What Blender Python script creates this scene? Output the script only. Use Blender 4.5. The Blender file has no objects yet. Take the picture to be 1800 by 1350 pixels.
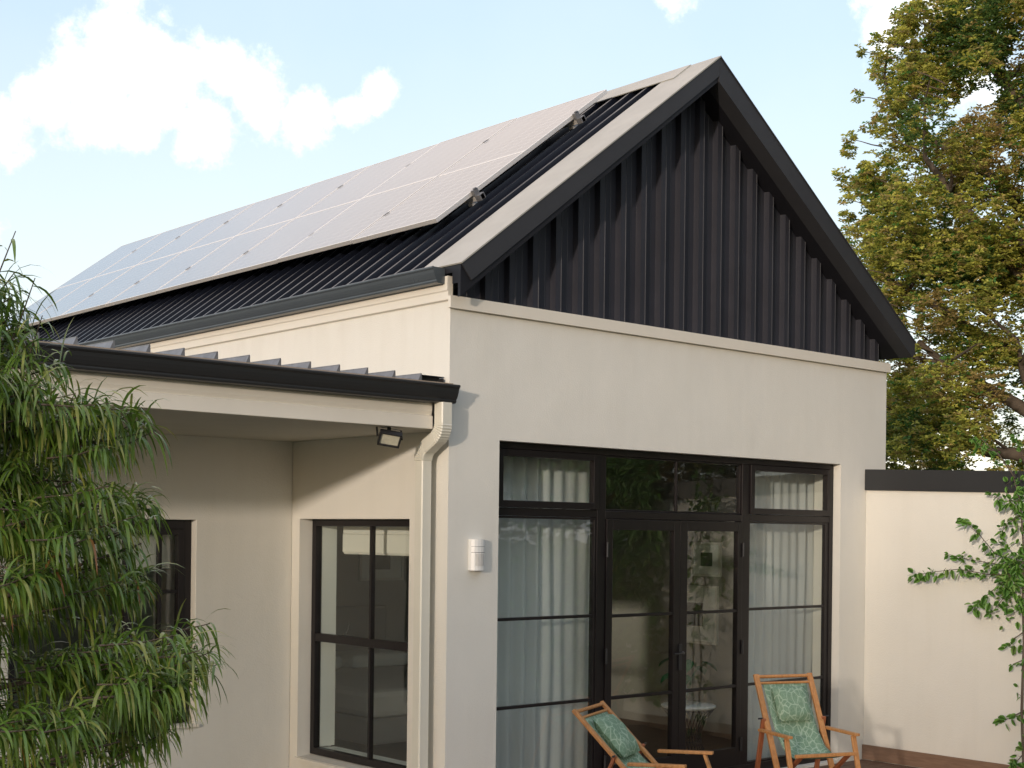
import bpy, bmesh, math, random
from mathutils import Vector, Matrix
random.seed(11)
S = bpy.context.scene
COL = S.collection
rad = math.radians

# ------------------------------------------------------------ camera
cam_d = bpy.data.cameras.new('camera'); cam = bpy.data.objects.new('camera', cam_d)
COL.objects.link(cam); S.camera = cam
cam_d.sensor_width = 36; cam_d.lens = 49.21; cam_d.shift_x = 0; cam_d.shift_y = 0.146
cam_d.clip_end = 3000; cam_d.clip_start = 0.05
CAM = Vector((-6.258, -7.789, 1.97))
AZ = 48.590
cam.matrix_world = Matrix.Translation(CAM) @ Matrix.Rotation(rad(AZ-90), 4, 'Z') @ Matrix.Rotation(rad(90), 4, 'X') @ Matrix.Rotation(rad(0.68), 4, 'Z')
FWD = Vector((math.cos(rad(AZ)), math.sin(rad(AZ)), 0)); RGT = Vector((math.sin(rad(AZ)), -math.cos(rad(AZ)), 0))

# ------------------------------------------------------------ world, sun, exposure
SUND = Vector((2.1, 1.0, -0.27)).normalized()      # direction the light travels
sun_el = math.asin(-SUND.z)
S.view_settings.view_transform = 'Standard'; S.view_settings.look = 'None'
S.view_settings.exposure = 0.06; S.view_settings.gamma = 1
S.render.film_transparent = False
sl = bpy.data.lights.new('sun', 'SUN'); sl.energy = 2.0; sl.angle = rad(2.0); sl.color = (1.0, 0.86, 0.73)
so = bpy.data.objects.new('sun', sl); COL.objects.link(so); so.location = (-20, -10, 12)
so.rotation_euler = SUND.to_track_quat('-Z', 'Y').to_euler()

W = bpy.data.worlds.new('World'); S.world = W; W.use_nodes = True
wt = W.node_tree; wn = wt.nodes; wl = wt.links; wn.clear()
def WN(t, **k):
    n = wn.new(t)
    for a, b in k.items(): setattr(n, a, b)
    return n
def wmath(op, a, b=None, c=None):
    n = WN('ShaderNodeMath', operation=op)
    for i, v in enumerate((a, b, c)):
        if v is None: continue
        if isinstance(v, (int, float)): n.inputs[i].default_value = v
        else: wl.new(v, n.inputs[i])
    return n.outputs[0]
sky = WN('ShaderNodeTexSky', sky_type='NISHITA'); sky.sun_disc = False
sky.sun_elevation = sun_el; sky.sun_rotation = math.atan2(-SUND.x, -SUND.y)
sky.air_density = 1.0; sky.dust_density = 1.5; sky.ozone_density = 1.0
geo = WN('ShaderNodeTexCoord'); D = geo.outputs['Generated']
sep = WN('ShaderNodeSeparateXYZ'); wl.new(D, sep.inputs[0]); EL = sep.outputs[2]
# thin high haze of the bright sky: milky near the horizon, pale blue above
ramp = WN('ShaderNodeValToRGB'); wl.new(EL, ramp.inputs[0])
cr = ramp.color_ramp; cr.elements[0].position = 0.0; cr.elements[0].color = (0.90, 0.91, 0.97, 1)
cr.elements[1].position = 1.0; cr.elements[1].color = (0.35, 0.56, 0.95, 1)
for p, c in ((0.10, (0.86, 0.89, 0.96, 1)), (0.20, (0.76, 0.84, 0.93, 1)), (0.33, (0.58, 0.74, 0.92, 1)), (0.6, (0.44, 0.62, 0.95, 1))):
    e = cr.elements.new(p); e.color = c
def dirv(az, el): return (math.cos(rad(el))*math.cos(rad(az)), math.cos(rad(el))*math.sin(rad(az)), math.sin(rad(el)))
# cumulus banks: (azimuth, elevation, radius) in degrees
blobs = [(64.2, 18.6, 2.2), (65.3, 16.9, 1.9), (62.6, 16.8, 2.3), (60.2, 17.5, 1.4), (59.2, 16.9, 1.9), (57.2, 16.2, 1.4), (55.3, 16.7, 0.9), (54.2, 17.3, 1.0),
         (67.3, 16.2, 1.5), (68.9, 15.0, 1.6), (61.2, 15.9, 2.0), (65.4, 15.8, 1.4), (63.5, 15.9, 1.5), (62.0, 15.0, 0.9), (64.3, 20.8, 2.0),
         (42.0, 21.9, 1.8), (37.8, 21.8, 1.1), (33.3, 21.4, 2.4), (33.6, 19.4, 1.5), (31.8, 20.0, 2.4), (30.5, 18.0, 2.0), (31.8, 4.0, 3.0), (71.0, 10.5, 2.0)]
n1 = WN('ShaderNodeTexNoise'); wl.new(D, n1.inputs['Vector']); n1.inputs['Scale'].default_value = 30; n1.inputs['Detail'].default_value = 10; n1.inputs['Roughness'].default_value = 0.66
acc = None
for az, el, r in blobs:
    v = WN('ShaderNodeVectorMath', operation='DISTANCE'); wl.new(D, v.inputs[0]); v.inputs[1].default_value = dirv(az, el)
    q = wmath('MULTIPLY_ADD', v.outputs['Value'], -1.0/rad(r), 1.0)
    acc = q if acc is None else wmath('MAXIMUM', acc, q)
dens = wmath('ADD', acc, wmath('MULTIPLY_ADD', n1.outputs['Fac'], 2.6, -1.48))
ms = WN('ShaderNodeMapRange', interpolation_type='SMOOTHSTEP'); wl.new(dens, ms.inputs['Value'])
ms.inputs['From Min'].default_value = -0.18; ms.inputs['From Max'].default_value = 0.75
# broad bright cloud deck higher up (reflected in the panels)
n2 = WN('ShaderNodeTexNoise'); wl.new(D, n2.inputs['Vector']); n2.inputs['Scale'].default_value = 3.0; n2.inputs['Detail'].default_value = 6
hi = WN('ShaderNodeMapRange', interpolation_type='SMOOTHSTEP'); wl.new(n2.outputs['Fac'], hi.inputs['Value'])
hi.inputs['From Min'].default_value = 0.36; hi.inputs['From Max'].default_value = 0.62
up = WN('ShaderNodeMapRange', interpolation_type='SMOOTHSTEP'); wl.new(EL, up.inputs['Value'])
up.inputs['From Min'].default_value = 0.34; up.inputs['From Max'].default_value = 0.56
vb = WN('ShaderNodeVectorMath', operation='DISTANCE'); wl.new(D, vb.inputs[0]); vb.inputs[1].default_value = dirv(72, 42)
bank = WN('ShaderNodeMapRange', interpolation_type='SMOOTHSTEP'); wl.new(vb.outputs['Value'], bank.inputs['Value'])
bank.inputs['From Min'].default_value = 0.95; bank.inputs['From Max'].default_value = 0.3
deck_f = wmath('MULTIPLY', wmath('MAXIMUM', wmath('MULTIPLY', hi.outputs[0], 0.5), bank.outputs[0]), up.outputs[0])
cl = ms.outputs[0]
# faint streaky haze variation
n3 = WN('ShaderNodeTexNoise'); wl.new(D, n3.inputs['Vector']); n3.inputs['Scale'].default_value = 7; n3.inputs['Detail'].default_value = 4
mhz = WN('ShaderNodeMix', data_type='RGBA'); wl.new(wmath('MULTIPLY', n3.outputs['Fac'], 0.45), mhz.inputs[0]); wl.new(ramp.outputs[0], mhz.inputs[6]); mhz.inputs[7].default_value = (0.92, 0.97, 1.0, 1)
mixc = WN('ShaderNodeMix', data_type='RGBA'); wl.new(cl, mixc.inputs[0]); wl.new(mhz.outputs[2], mixc.inputs[6]); mixc.inputs[7].default_value = (1.75, 1.66, 1.58, 1)
warm = WN('ShaderNodeMix', data_type='RGBA'); wl.new(deck_f, warm.inputs[0]); wl.new(mixc.outputs[2], warm.inputs[6]); warm.inputs[7].default_value = (1.36, 1.13, 0.98, 1)
bg1 = WN('ShaderNodeBackground'); wl.new(sky.outputs[0], bg1.inputs[0]); bg1.inputs[1].default_value = 0.10
bg2 = WN('ShaderNodeBackground'); wl.new(warm.outputs[2], bg2.inputs[0]); bg2.inputs[1].default_value = 0.80
ad = WN('ShaderNodeAddShader'); wl.new(bg1.outputs[0], ad.inputs[0]); wl.new(bg2.outputs[0], ad.inputs[1])
wo = WN('ShaderNodeOutputWorld'); wl.new(ad.outputs[0], wo.inputs[0])

# ------------------------------------------------------------ materials
def sock(nt, node, name, v):
    if isinstance(v, bpy.types.NodeSocket): nt.links.new(v, node.inputs[name])
    else: node.inputs[name].default_value = v
def mat(name, col, rough=0.6, spec=0.5, metal=0.0, var=0.0, vscale=3.0, bump=0.0, bscale=40.0, stretch=None, col2=None, trans=0.0, coat=0.0, attr=None, fine=0.0):
    m = bpy.data.materials.new(name); m.use_nodes = True; nt = m.node_tree
    b = nt.nodes['Principled BSDF']; out = nt.nodes['Material Output']
    b.inputs['Roughness'].default_value = rough; b.inputs['Metallic'].default_value = metal
    b.inputs['Specular IOR Level'].default_value = spec; b.inputs['Coat Weight'].default_value = coat
    tc = nt.nodes.new('ShaderNodeTexCoord'); vec = tc.outputs['Object']
    if stretch:
        mp = nt.nodes.new('ShaderNodeMapping'); nt.links.new(vec, mp.inputs[0]); mp.inputs['Scale'].default_value = stretch; vec = mp.outputs[0]
    c4 = (*col, 1)
    cur = None
    if attr:
        a = nt.nodes.new('ShaderNodeAttribute'); a.attribute_name = attr; cur = a.outputs['Color']
    elif var > 0 or col2:
        n = nt.nodes.new('ShaderNodeTexNoise'); nt.links.new(vec, n.inputs['Vector']); n.inputs['Scale'].default_value = vscale; n.inputs['Detail'].default_value = 6; n.inputs['Roughness'].default_value = 0.6
        mx = nt.nodes.new('ShaderNodeMix'); mx.data_type = 'RGBA'
        mr = nt.nodes.new('ShaderNodeMapRange'); nt.links.new(n.outputs['Fac'], mr.inputs[0]); mr.inputs['From Min'].default_value = 0.3; mr.inputs['From Max'].default_value = 0.7
        nt.links.new(mr.outputs[0], mx.inputs[0])
        mx.inputs[6].default_value = c4
        mx.inputs[7].default_value = (*col2, 1) if col2 else (col[0]*(1-var), col[1]*(1-var), col[2]*(1-var), 1)
        cur = mx.outputs[2]
        rr = nt.nodes.new('ShaderNodeMapRange'); nt.links.new(n.outputs['Fac'], rr.inputs[0]); rr.inputs['To Min'].default_value = max(rough-0.07, 0.02); rr.inputs['To Max'].default_value = min(rough+0.07, 1)
        nt.links.new(rr.outputs[0], b.inputs['Roughness'])
    if cur is not None: nt.links.new(cur, b.inputs['Base Color'])
    else: b.inputs['Base Color'].default_value = c4
    if bump > 0:
        n = nt.nodes.new('ShaderNodeTexNoise'); nt.links.new(vec, n.inputs['Vector']); n.inputs['Scale'].default_value = bscale; n.inputs['Detail'].default_value = 5
        bp = nt.nodes.new('ShaderNodeBump'); nt.links.new(n.outputs['Fac'], bp.inputs['Height']); bp.inputs['Strength'].default_value = bump; bp.inputs['Distance'].default_value = 0.01
        nt.links.new(bp.outputs[0], b.inputs['Normal'])
    if trans > 0:
        t = nt.nodes.new('ShaderNodeBsdfTranslucent'); ms_ = nt.nodes.new('ShaderNodeMixShader')
        if cur is not None: nt.links.new(cur, t.inputs[0])
        else: t.inputs[0].default_value = c4
        ms_.inputs[0].default_value = trans
        nt.links.new(b.outputs[0], ms_.inputs[1]); nt.links.new(t.outputs[0], ms_.inputs[2]); nt.links.new(ms_.outputs[0], out.inputs[0])
    return m

def plaster(name, c1, c2):
    m = mat(name, c1, 0.85, 0.2, var=0.05, vscale=1.1, bump=0.25, bscale=90, col2=c2)
    nt = m.node_tree; b = nt.nodes['Principled BSDF']
    # vertical rain streaks, very faint
    tc = nt.nodes.new('ShaderNodeTexCoord'); mp = nt.nodes.new('ShaderNodeMapping'); nt.links.new(tc.outputs['Object'], mp.inputs[0]); mp.inputs['Scale'].default_value = (5, 5, 0.5)
    n = nt.nodes.new('ShaderNodeTexNoise'); nt.links.new(mp.outputs[0], n.inputs['Vector']); n.inputs['Scale'].default_value = 1.6; n.inputs['Detail'].default_value = 8
    mr = nt.nodes.new('ShaderNodeMapRange'); nt.links.new(n.outputs['Fac'], mr.inputs[0]); mr.inputs['From Min'].default_value = 0.5; mr.inputs['From Max'].default_value = 0.8; mr.inputs['To Max'].default_value = 0.10
    old = b.inputs['Base Color'].links[0].from_socket
    mx = nt.nodes.new('ShaderNodeMix'); mx.data_type = 'RGBA'; nt.links.new(mr.outputs[0], mx.inputs[0]); nt.links.new(old, mx.inputs[6]); mx.inputs[7].default_value = (c1[0]*.68, c1[1]*.66, c1[2]*.60, 1)
    nt.links.new(mx.outputs[2], b.inputs['Base Color'])
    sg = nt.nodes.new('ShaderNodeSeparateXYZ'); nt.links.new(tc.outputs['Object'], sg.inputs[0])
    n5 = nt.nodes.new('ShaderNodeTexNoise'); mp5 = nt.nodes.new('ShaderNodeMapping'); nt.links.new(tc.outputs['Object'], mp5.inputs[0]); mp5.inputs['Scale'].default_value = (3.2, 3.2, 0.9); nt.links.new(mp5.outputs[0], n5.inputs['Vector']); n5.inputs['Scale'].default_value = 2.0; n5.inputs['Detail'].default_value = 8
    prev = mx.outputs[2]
    for lo, hi_, amt in ((3.35, 3.86, 0.28), (0.95, 0.15, 0.4)):  # brown mottling, stronger towards the wall head and the wall foot
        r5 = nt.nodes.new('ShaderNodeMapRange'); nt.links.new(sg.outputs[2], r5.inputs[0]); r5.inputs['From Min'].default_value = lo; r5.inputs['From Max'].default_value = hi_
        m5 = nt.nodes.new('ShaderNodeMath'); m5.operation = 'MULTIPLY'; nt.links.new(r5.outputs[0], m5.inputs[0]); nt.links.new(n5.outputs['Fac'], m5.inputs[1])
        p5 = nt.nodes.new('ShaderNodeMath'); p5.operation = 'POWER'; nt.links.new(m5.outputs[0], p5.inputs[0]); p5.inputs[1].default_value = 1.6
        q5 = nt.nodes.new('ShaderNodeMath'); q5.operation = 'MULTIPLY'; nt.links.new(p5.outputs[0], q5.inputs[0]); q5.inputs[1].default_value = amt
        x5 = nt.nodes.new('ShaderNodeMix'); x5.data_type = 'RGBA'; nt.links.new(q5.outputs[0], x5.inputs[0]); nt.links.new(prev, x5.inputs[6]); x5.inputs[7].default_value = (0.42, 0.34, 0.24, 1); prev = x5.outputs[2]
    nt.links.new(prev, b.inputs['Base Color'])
    # soft trowel undulation
    n4 = nt.nodes.new('ShaderNodeTexNoise'); nt.links.new(tc.outputs['Object'], n4.inputs['Vector']); n4.inputs['Scale'].default_value = 2.2; n4.inputs['Detail'].default_value = 3
    bp = nt.nodes.new('ShaderNodeBump'); nt.links.new(n4.outputs['Fac'], bp.inputs['Height']); bp.inputs['Strength'].default_value = 0.22; bp.inputs['Distance'].default_value = 0.05
    ob = [x for x in nt.nodes if x.type == 'BUMP' and x != bp][0]; nt.links.new(bp.outputs[0], ob.inputs['Normal'])
    return m

def glass_mat(name, tint, r0=0.05, rough=0.0):
    m = bpy.data.materials.new(name); m.use_nodes = True; nt = m.node_tree; nt.nodes.clear()
    out = nt.nodes.new('ShaderNodeOutputMaterial'); tr = nt.nodes.new('ShaderNodeBsdfTransparent'); gl = nt.nodes.new('ShaderNodeBsdfGlossy')
    tr.inputs[0].default_value = (*tint, 1); gl.inputs['Roughness'].default_value = rough; gl.inputs[0].default_value = (1, 1, 1, 1)
    lw = nt.nodes.new('ShaderNodeLayerWeight'); lw.inputs[0].default_value = 0.5
    p = nt.nodes.new('ShaderNodeMath'); p.operation = 'POWER'; nt.links.new(lw.outputs['Facing'], p.inputs[0]); p.inputs[1].default_value = 5
    q = nt.nodes.new('ShaderNodeMath'); q.operation = 'MULTIPLY_ADD'; nt.links.new(p.outputs[0], q.inputs[0]); q.inputs[1].default_value = 1-r0; q.inputs[2].default_value = r0
    mx = nt.nodes.new('ShaderNodeMixShader'); nt.links.new(q.outputs[0], mx.inputs[0]); nt.links.new(tr.outputs[0], mx.inputs[1]); nt.links.new(gl.outputs[0], mx.inputs[2])
    nt.links.new(mx.outputs[0], out.inputs[0])
    # old panes are never perfectly flat
    tc = nt.nodes.new('ShaderNodeTexCoord'); n = nt.nodes.new('ShaderNodeTexNoise'); nt.links.new(tc.outputs['Object'], n.inputs['Vector']); n.inputs['Scale'].default_value = 1.3
    bp = nt.nodes.new('ShaderNodeBump'); nt.links.new(n.outputs['Fac'], bp.inputs['Height']); bp.inputs['Strength'].default_value = 0.06; bp.inputs['Distance'].default_value = 0.05
    nt.links.new(bp.outputs[0], gl.inputs['Normal'])
    return m

def wood(name, c1, c2, stretch, rough=0.5):
    m = mat(name, c1, rough, 0.4, var=0.3, vscale=6, bump=0.15, bscale=30, stretch=stretch, col2=c2)
    return m

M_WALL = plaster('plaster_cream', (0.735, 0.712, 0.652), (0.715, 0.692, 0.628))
M_TRIM = mat('trim_cream', (0.74, 0.69, 0.60), 0.45, 0.5, var=0.06, vscale=2)
M_PIPE = mat('pipe_cream', (0.68, 0.66, 0.575), 0.38, 0.5, var=0.05, vscale=5)
M_CEIL = mat('ceiling_paint', (0.58, 0.55, 0.48), 0.9, 0.2, var=0.05)
M_ROOF = mat('roof_sheet', (0.008, 0.010, 0.018), 0.30, 0.5, var=0.25, vscale=4, bump=0.02, bscale=8)
M_CAP_SHEEN = mat('roof_capping_sky_sheen', (0.40, 0.385, 0.34), 0.34, 0.8, var=0.2, vscale=3, bump=0.03, bscale=5)  # dark sheet by nature; its sky reflection is put into the pale base colour
M_BARGE = mat('barge_metal', (0.040, 0.041, 0.047), 0.48, 0.45, var=0.2, vscale=3, bump=0.03, bscale=4)
M_SOFF = mat('soffit_metal', (0.012, 0.012, 0.016), 0.5, 0.35, var=0.2, vscale=3)
M_CLAD = mat('gable_cladding', (0.034, 0.035, 0.046), 0.46, 0.45, var=0.25, vscale=2.5, bump=0.03, bscale=6)
M_GUT = mat('gutter_metal', (0.065, 0.077, 0.086), 0.30, 0.6, var=0.15, vscale=3, bump=0.02, bscale=5)
M_GUT2 = mat('gutter_dark', (0.026, 0.027, 0.029), 0.42, 0.5, var=0.15, vscale=3, bump=0.02, bscale=5)
M_GALV = mat('zinc_sheet', (0.21, 0.21, 0.22), 0.35, 0.5, metal=0.3, var=0.3, vscale=12)
M_TAN = mat('tan_flashing', (0.34, 0.27, 0.20), 0.6)
M_FRAME = mat('frame_dark', (0.012, 0.009, 0.010), 0.38, 0.4, var=0.2, vscale=6)
M_GLASS = glass_mat('window_glass', (0.95, 0.97, 0.96), 0.045)
M_ALU = mat('panel_frame', (0.80, 0.77, 0.74), 0.38, 0.5, metal=0.5)
M_CURT = mat('curtain_cloth', (0.90, 0.93, 0.92), 0.9, 0.1, bump=0.1, bscale=300, trans=0.5)
M_BLIND = mat('blind_cloth', (0.72, 0.70, 0.64), 0.9, 0.1, bump=0.1, bscale=200)
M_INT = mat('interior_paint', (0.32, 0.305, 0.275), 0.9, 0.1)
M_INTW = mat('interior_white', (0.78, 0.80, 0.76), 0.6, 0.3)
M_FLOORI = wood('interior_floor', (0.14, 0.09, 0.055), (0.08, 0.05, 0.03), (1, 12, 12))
M_DECK = wood('deck_wood', (0.17, 0.095, 0.06), (0.10, 0.055, 0.035), (1.2, 14, 14), 0.6)
M_SKIRT = wood('plinth_wood', (0.24, 0.15, 0.10), (0.17, 0.10, 0.065), (14, 1.2, 14), 0.6)
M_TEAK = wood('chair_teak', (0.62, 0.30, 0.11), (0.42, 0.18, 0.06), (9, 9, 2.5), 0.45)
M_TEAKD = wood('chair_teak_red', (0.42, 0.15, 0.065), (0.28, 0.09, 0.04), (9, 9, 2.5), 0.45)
M_WHITE = mat('white_plastic', (0.80, 0.79, 0.76), 0.35, 0.5)
M_BLACK = mat('black_metal', (0.02, 0.02, 0.022), 0.45)
M_BARK = mat('bark', (0.14, 0.11, 0.085), 0.9, 0.2, var=0.4, vscale=5, bump=0.8, bscale=15, stretch=(1, 1, 0.25))
M_LENS = mat('lamp_lens', (0.70, 0.68, 0.55), 0.25, 0.5, var=0.25, vscale=18)
M_OAK = mat('oak_leaves', (0.1, 0.1, 0.03), 0.5, 0.4, attr='leafcol', trans=0.42)
M_POD = mat('strap_leaves', (0.1, 0.1, 0.03), 0.30, 0.6, attr='leafcol', trans=0.22)
M_VINE = mat('vine_leaves', (0.1, 0.1, 0.03), 0.35, 0.5, attr='leafcol', trans=0.25)
M_GRASS = mat('lawn', (0.045, 0.065, 0.02), 0.9, 0.2, var=0.5, vscale=3, bump=0.6, bscale=120, col2=(0.07, 0.07, 0.03))
M_PAVE = mat('pave', (0.17, 0.15, 0.12), 0.85, 0.2, var=0.3, vscale=2, bump=0.3, bscale=60, col2=(0.13, 0.115, 0.09))

def fabric_mat():
    m = mat('leaf_print_fabric', (0.13, 0.27, 0.16), 0.9, 0.1); nt = m.node_tree; b = nt.nodes['Principled BSDF']
    tc = nt.nodes.new('ShaderNodeTexCoord'); vec = tc.outputs['Object']
    n = nt.nodes.new('ShaderNodeTexNoise'); n.inputs['Scale'].default_value = 9; nt.links.new(vec, n.inputs['Vector'])
    va = nt.nodes.new('ShaderNodeVectorMath'); va.operation = 'MULTIPLY_ADD'; nt.links.new(n.outputs['Color'], va.inputs[0]); va.inputs[1].default_value = (0.06, 0.06, 0.06); nt.links.new(vec, va.inputs[2])
    fac = None
    for sc, w, st in ((19, 0.085, (1, 1, 0.6)), (34, 0.07, (0.7, 1.4, 1))):
        mp = nt.nodes.new('ShaderNodeMapping'); nt.links.new(va.outputs[0], mp.inputs[0]); mp.inputs['Scale'].default_value = st; mp.inputs['Rotation'].default_value = (0.3, 0.9, 0.2)
        v = nt.nodes.new('ShaderNodeTexVoronoi'); v.feature = 'DISTANCE_TO_EDGE'; v.inputs['Scale'].default_value = sc; nt.links.new(mp.outputs[0], v.inputs['Vector'])
        r = nt.nodes.new('ShaderNodeMapRange'); nt.links.new(v.outputs['Distance'], r.inputs[0]); r.inputs['From Min'].default_value = w*.35; r.inputs['From Max'].default_value = w; r.inputs['To Min'].default_value = 0.8 if fac is None else 0.35; r.inputs['To Max'].default_value = 0
        if fac is None: fac = r.outputs[0]
        else:
            mm = nt.nodes.new('ShaderNodeMath'); mm.operation = 'MAXIMUM'; nt.links.new(fac, mm.inputs[0]); nt.links.new(r.outputs[0], mm.inputs[1]); fac = mm.outputs[0]
    n2 = nt.nodes.new('ShaderNodeTexNoise'); n2.inputs['Scale'].default_value = 14; nt.links.new(vec, n2.inputs['Vector'])
    m1 = nt.nodes.new('ShaderNodeMix'); m1.data_type = 'RGBA'; nt.links.new(n2.outputs['Fac'], m1.inputs[0]); m1.inputs[6].default_value = (0.135, 0.235, 0.15, 1); m1.inputs[7].default_value = (0.23, 0.33, 0.225, 1)
    m2 = nt.nodes.new('ShaderNodeMix'); m2.data_type = 'RGBA'; nt.links.new(fac, m2.inputs[0]); nt.links.new(m1.outputs[2], m2.inputs[6]); m2.inputs[7].default_value = (0.40, 0.50, 0.37, 1)
    nt.links.new(m2.outputs[2], b.inputs['Base Color'])
    return m
M_FAB = fabric_mat()

def panel_mat():
    m = bpy.data.materials.new('panel_cells'); m.use_nodes = True; nt = m.node_tree; b = nt.nodes['Principled BSDF']
    b.inputs['Roughness'].default_value = 0.22; b.inputs['Specular IOR Level'].default_value = 0.8; b.inputs['Coat Weight'].default_value = 0.75; b.inputs['Coat Roughness'].default_value = 0.16
    tc = nt.nodes.new('ShaderNodeTexCoord'); sp = nt.nodes.new('ShaderNodeSeparateXYZ'); nt.links.new(tc.outputs['Object'], sp.inputs[0])
    fac = None
    for o, per, w in ((1, 0.182, 0.004), (0, 0.0725, 0.0025)):
        md = nt.nodes.new('ShaderNodeMath'); md.operation = 'PINGPONG'; nt.links.new(sp.outputs[o], md.inputs[0]); md.inputs[1].default_value = per/2
        lt = nt.nodes.new('ShaderNodeMath'); lt.operation = 'LESS_THAN'; nt.links.new(md.outputs[0], lt.inputs[0]); lt.inputs[1].default_value = w
        if fac is None: fac = lt.outputs[0]
        else:
            mm = nt.nodes.new('ShaderNodeMath'); mm.operation = 'MAXIMUM'; nt.links.new(fac, mm.inputs[0]); nt.links.new(lt.outputs[0], mm.inputs[1]); fac = mm.outputs[0]
    n = nt.nodes.new('ShaderNodeTexNoise'); n.inputs['Scale'].default_value = 2.5; n.inputs['Detail'].default_value = 6; nt.links.new(tc.outputs['Object'], n.inputs['Vector'])
    dust = nt.nodes.new('ShaderNodeMix'); dust.data_type = 'RGBA'; nt.links.new(n.outputs['Fac'], dust.inputs[0]); dust.inputs[6].default_value = (0.10, 0.095, 0.09, 1); dust.inputs[7].default_value = (0.17, 0.155, 0.14, 1)
    mx = nt.nodes.new('ShaderNodeMix'); mx.data_type = 'RGBA'; nt.links.new(fac, mx.inputs[0]); nt.links.new(dust.outputs[2], mx.inputs[6]); mx.inputs[7].default_value = (0.42, 0.40, 0.38, 1)
    nt.links.new(mx.outputs[2], b.inputs['Base Color'])
    return m
M_CELL = panel_mat()

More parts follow.
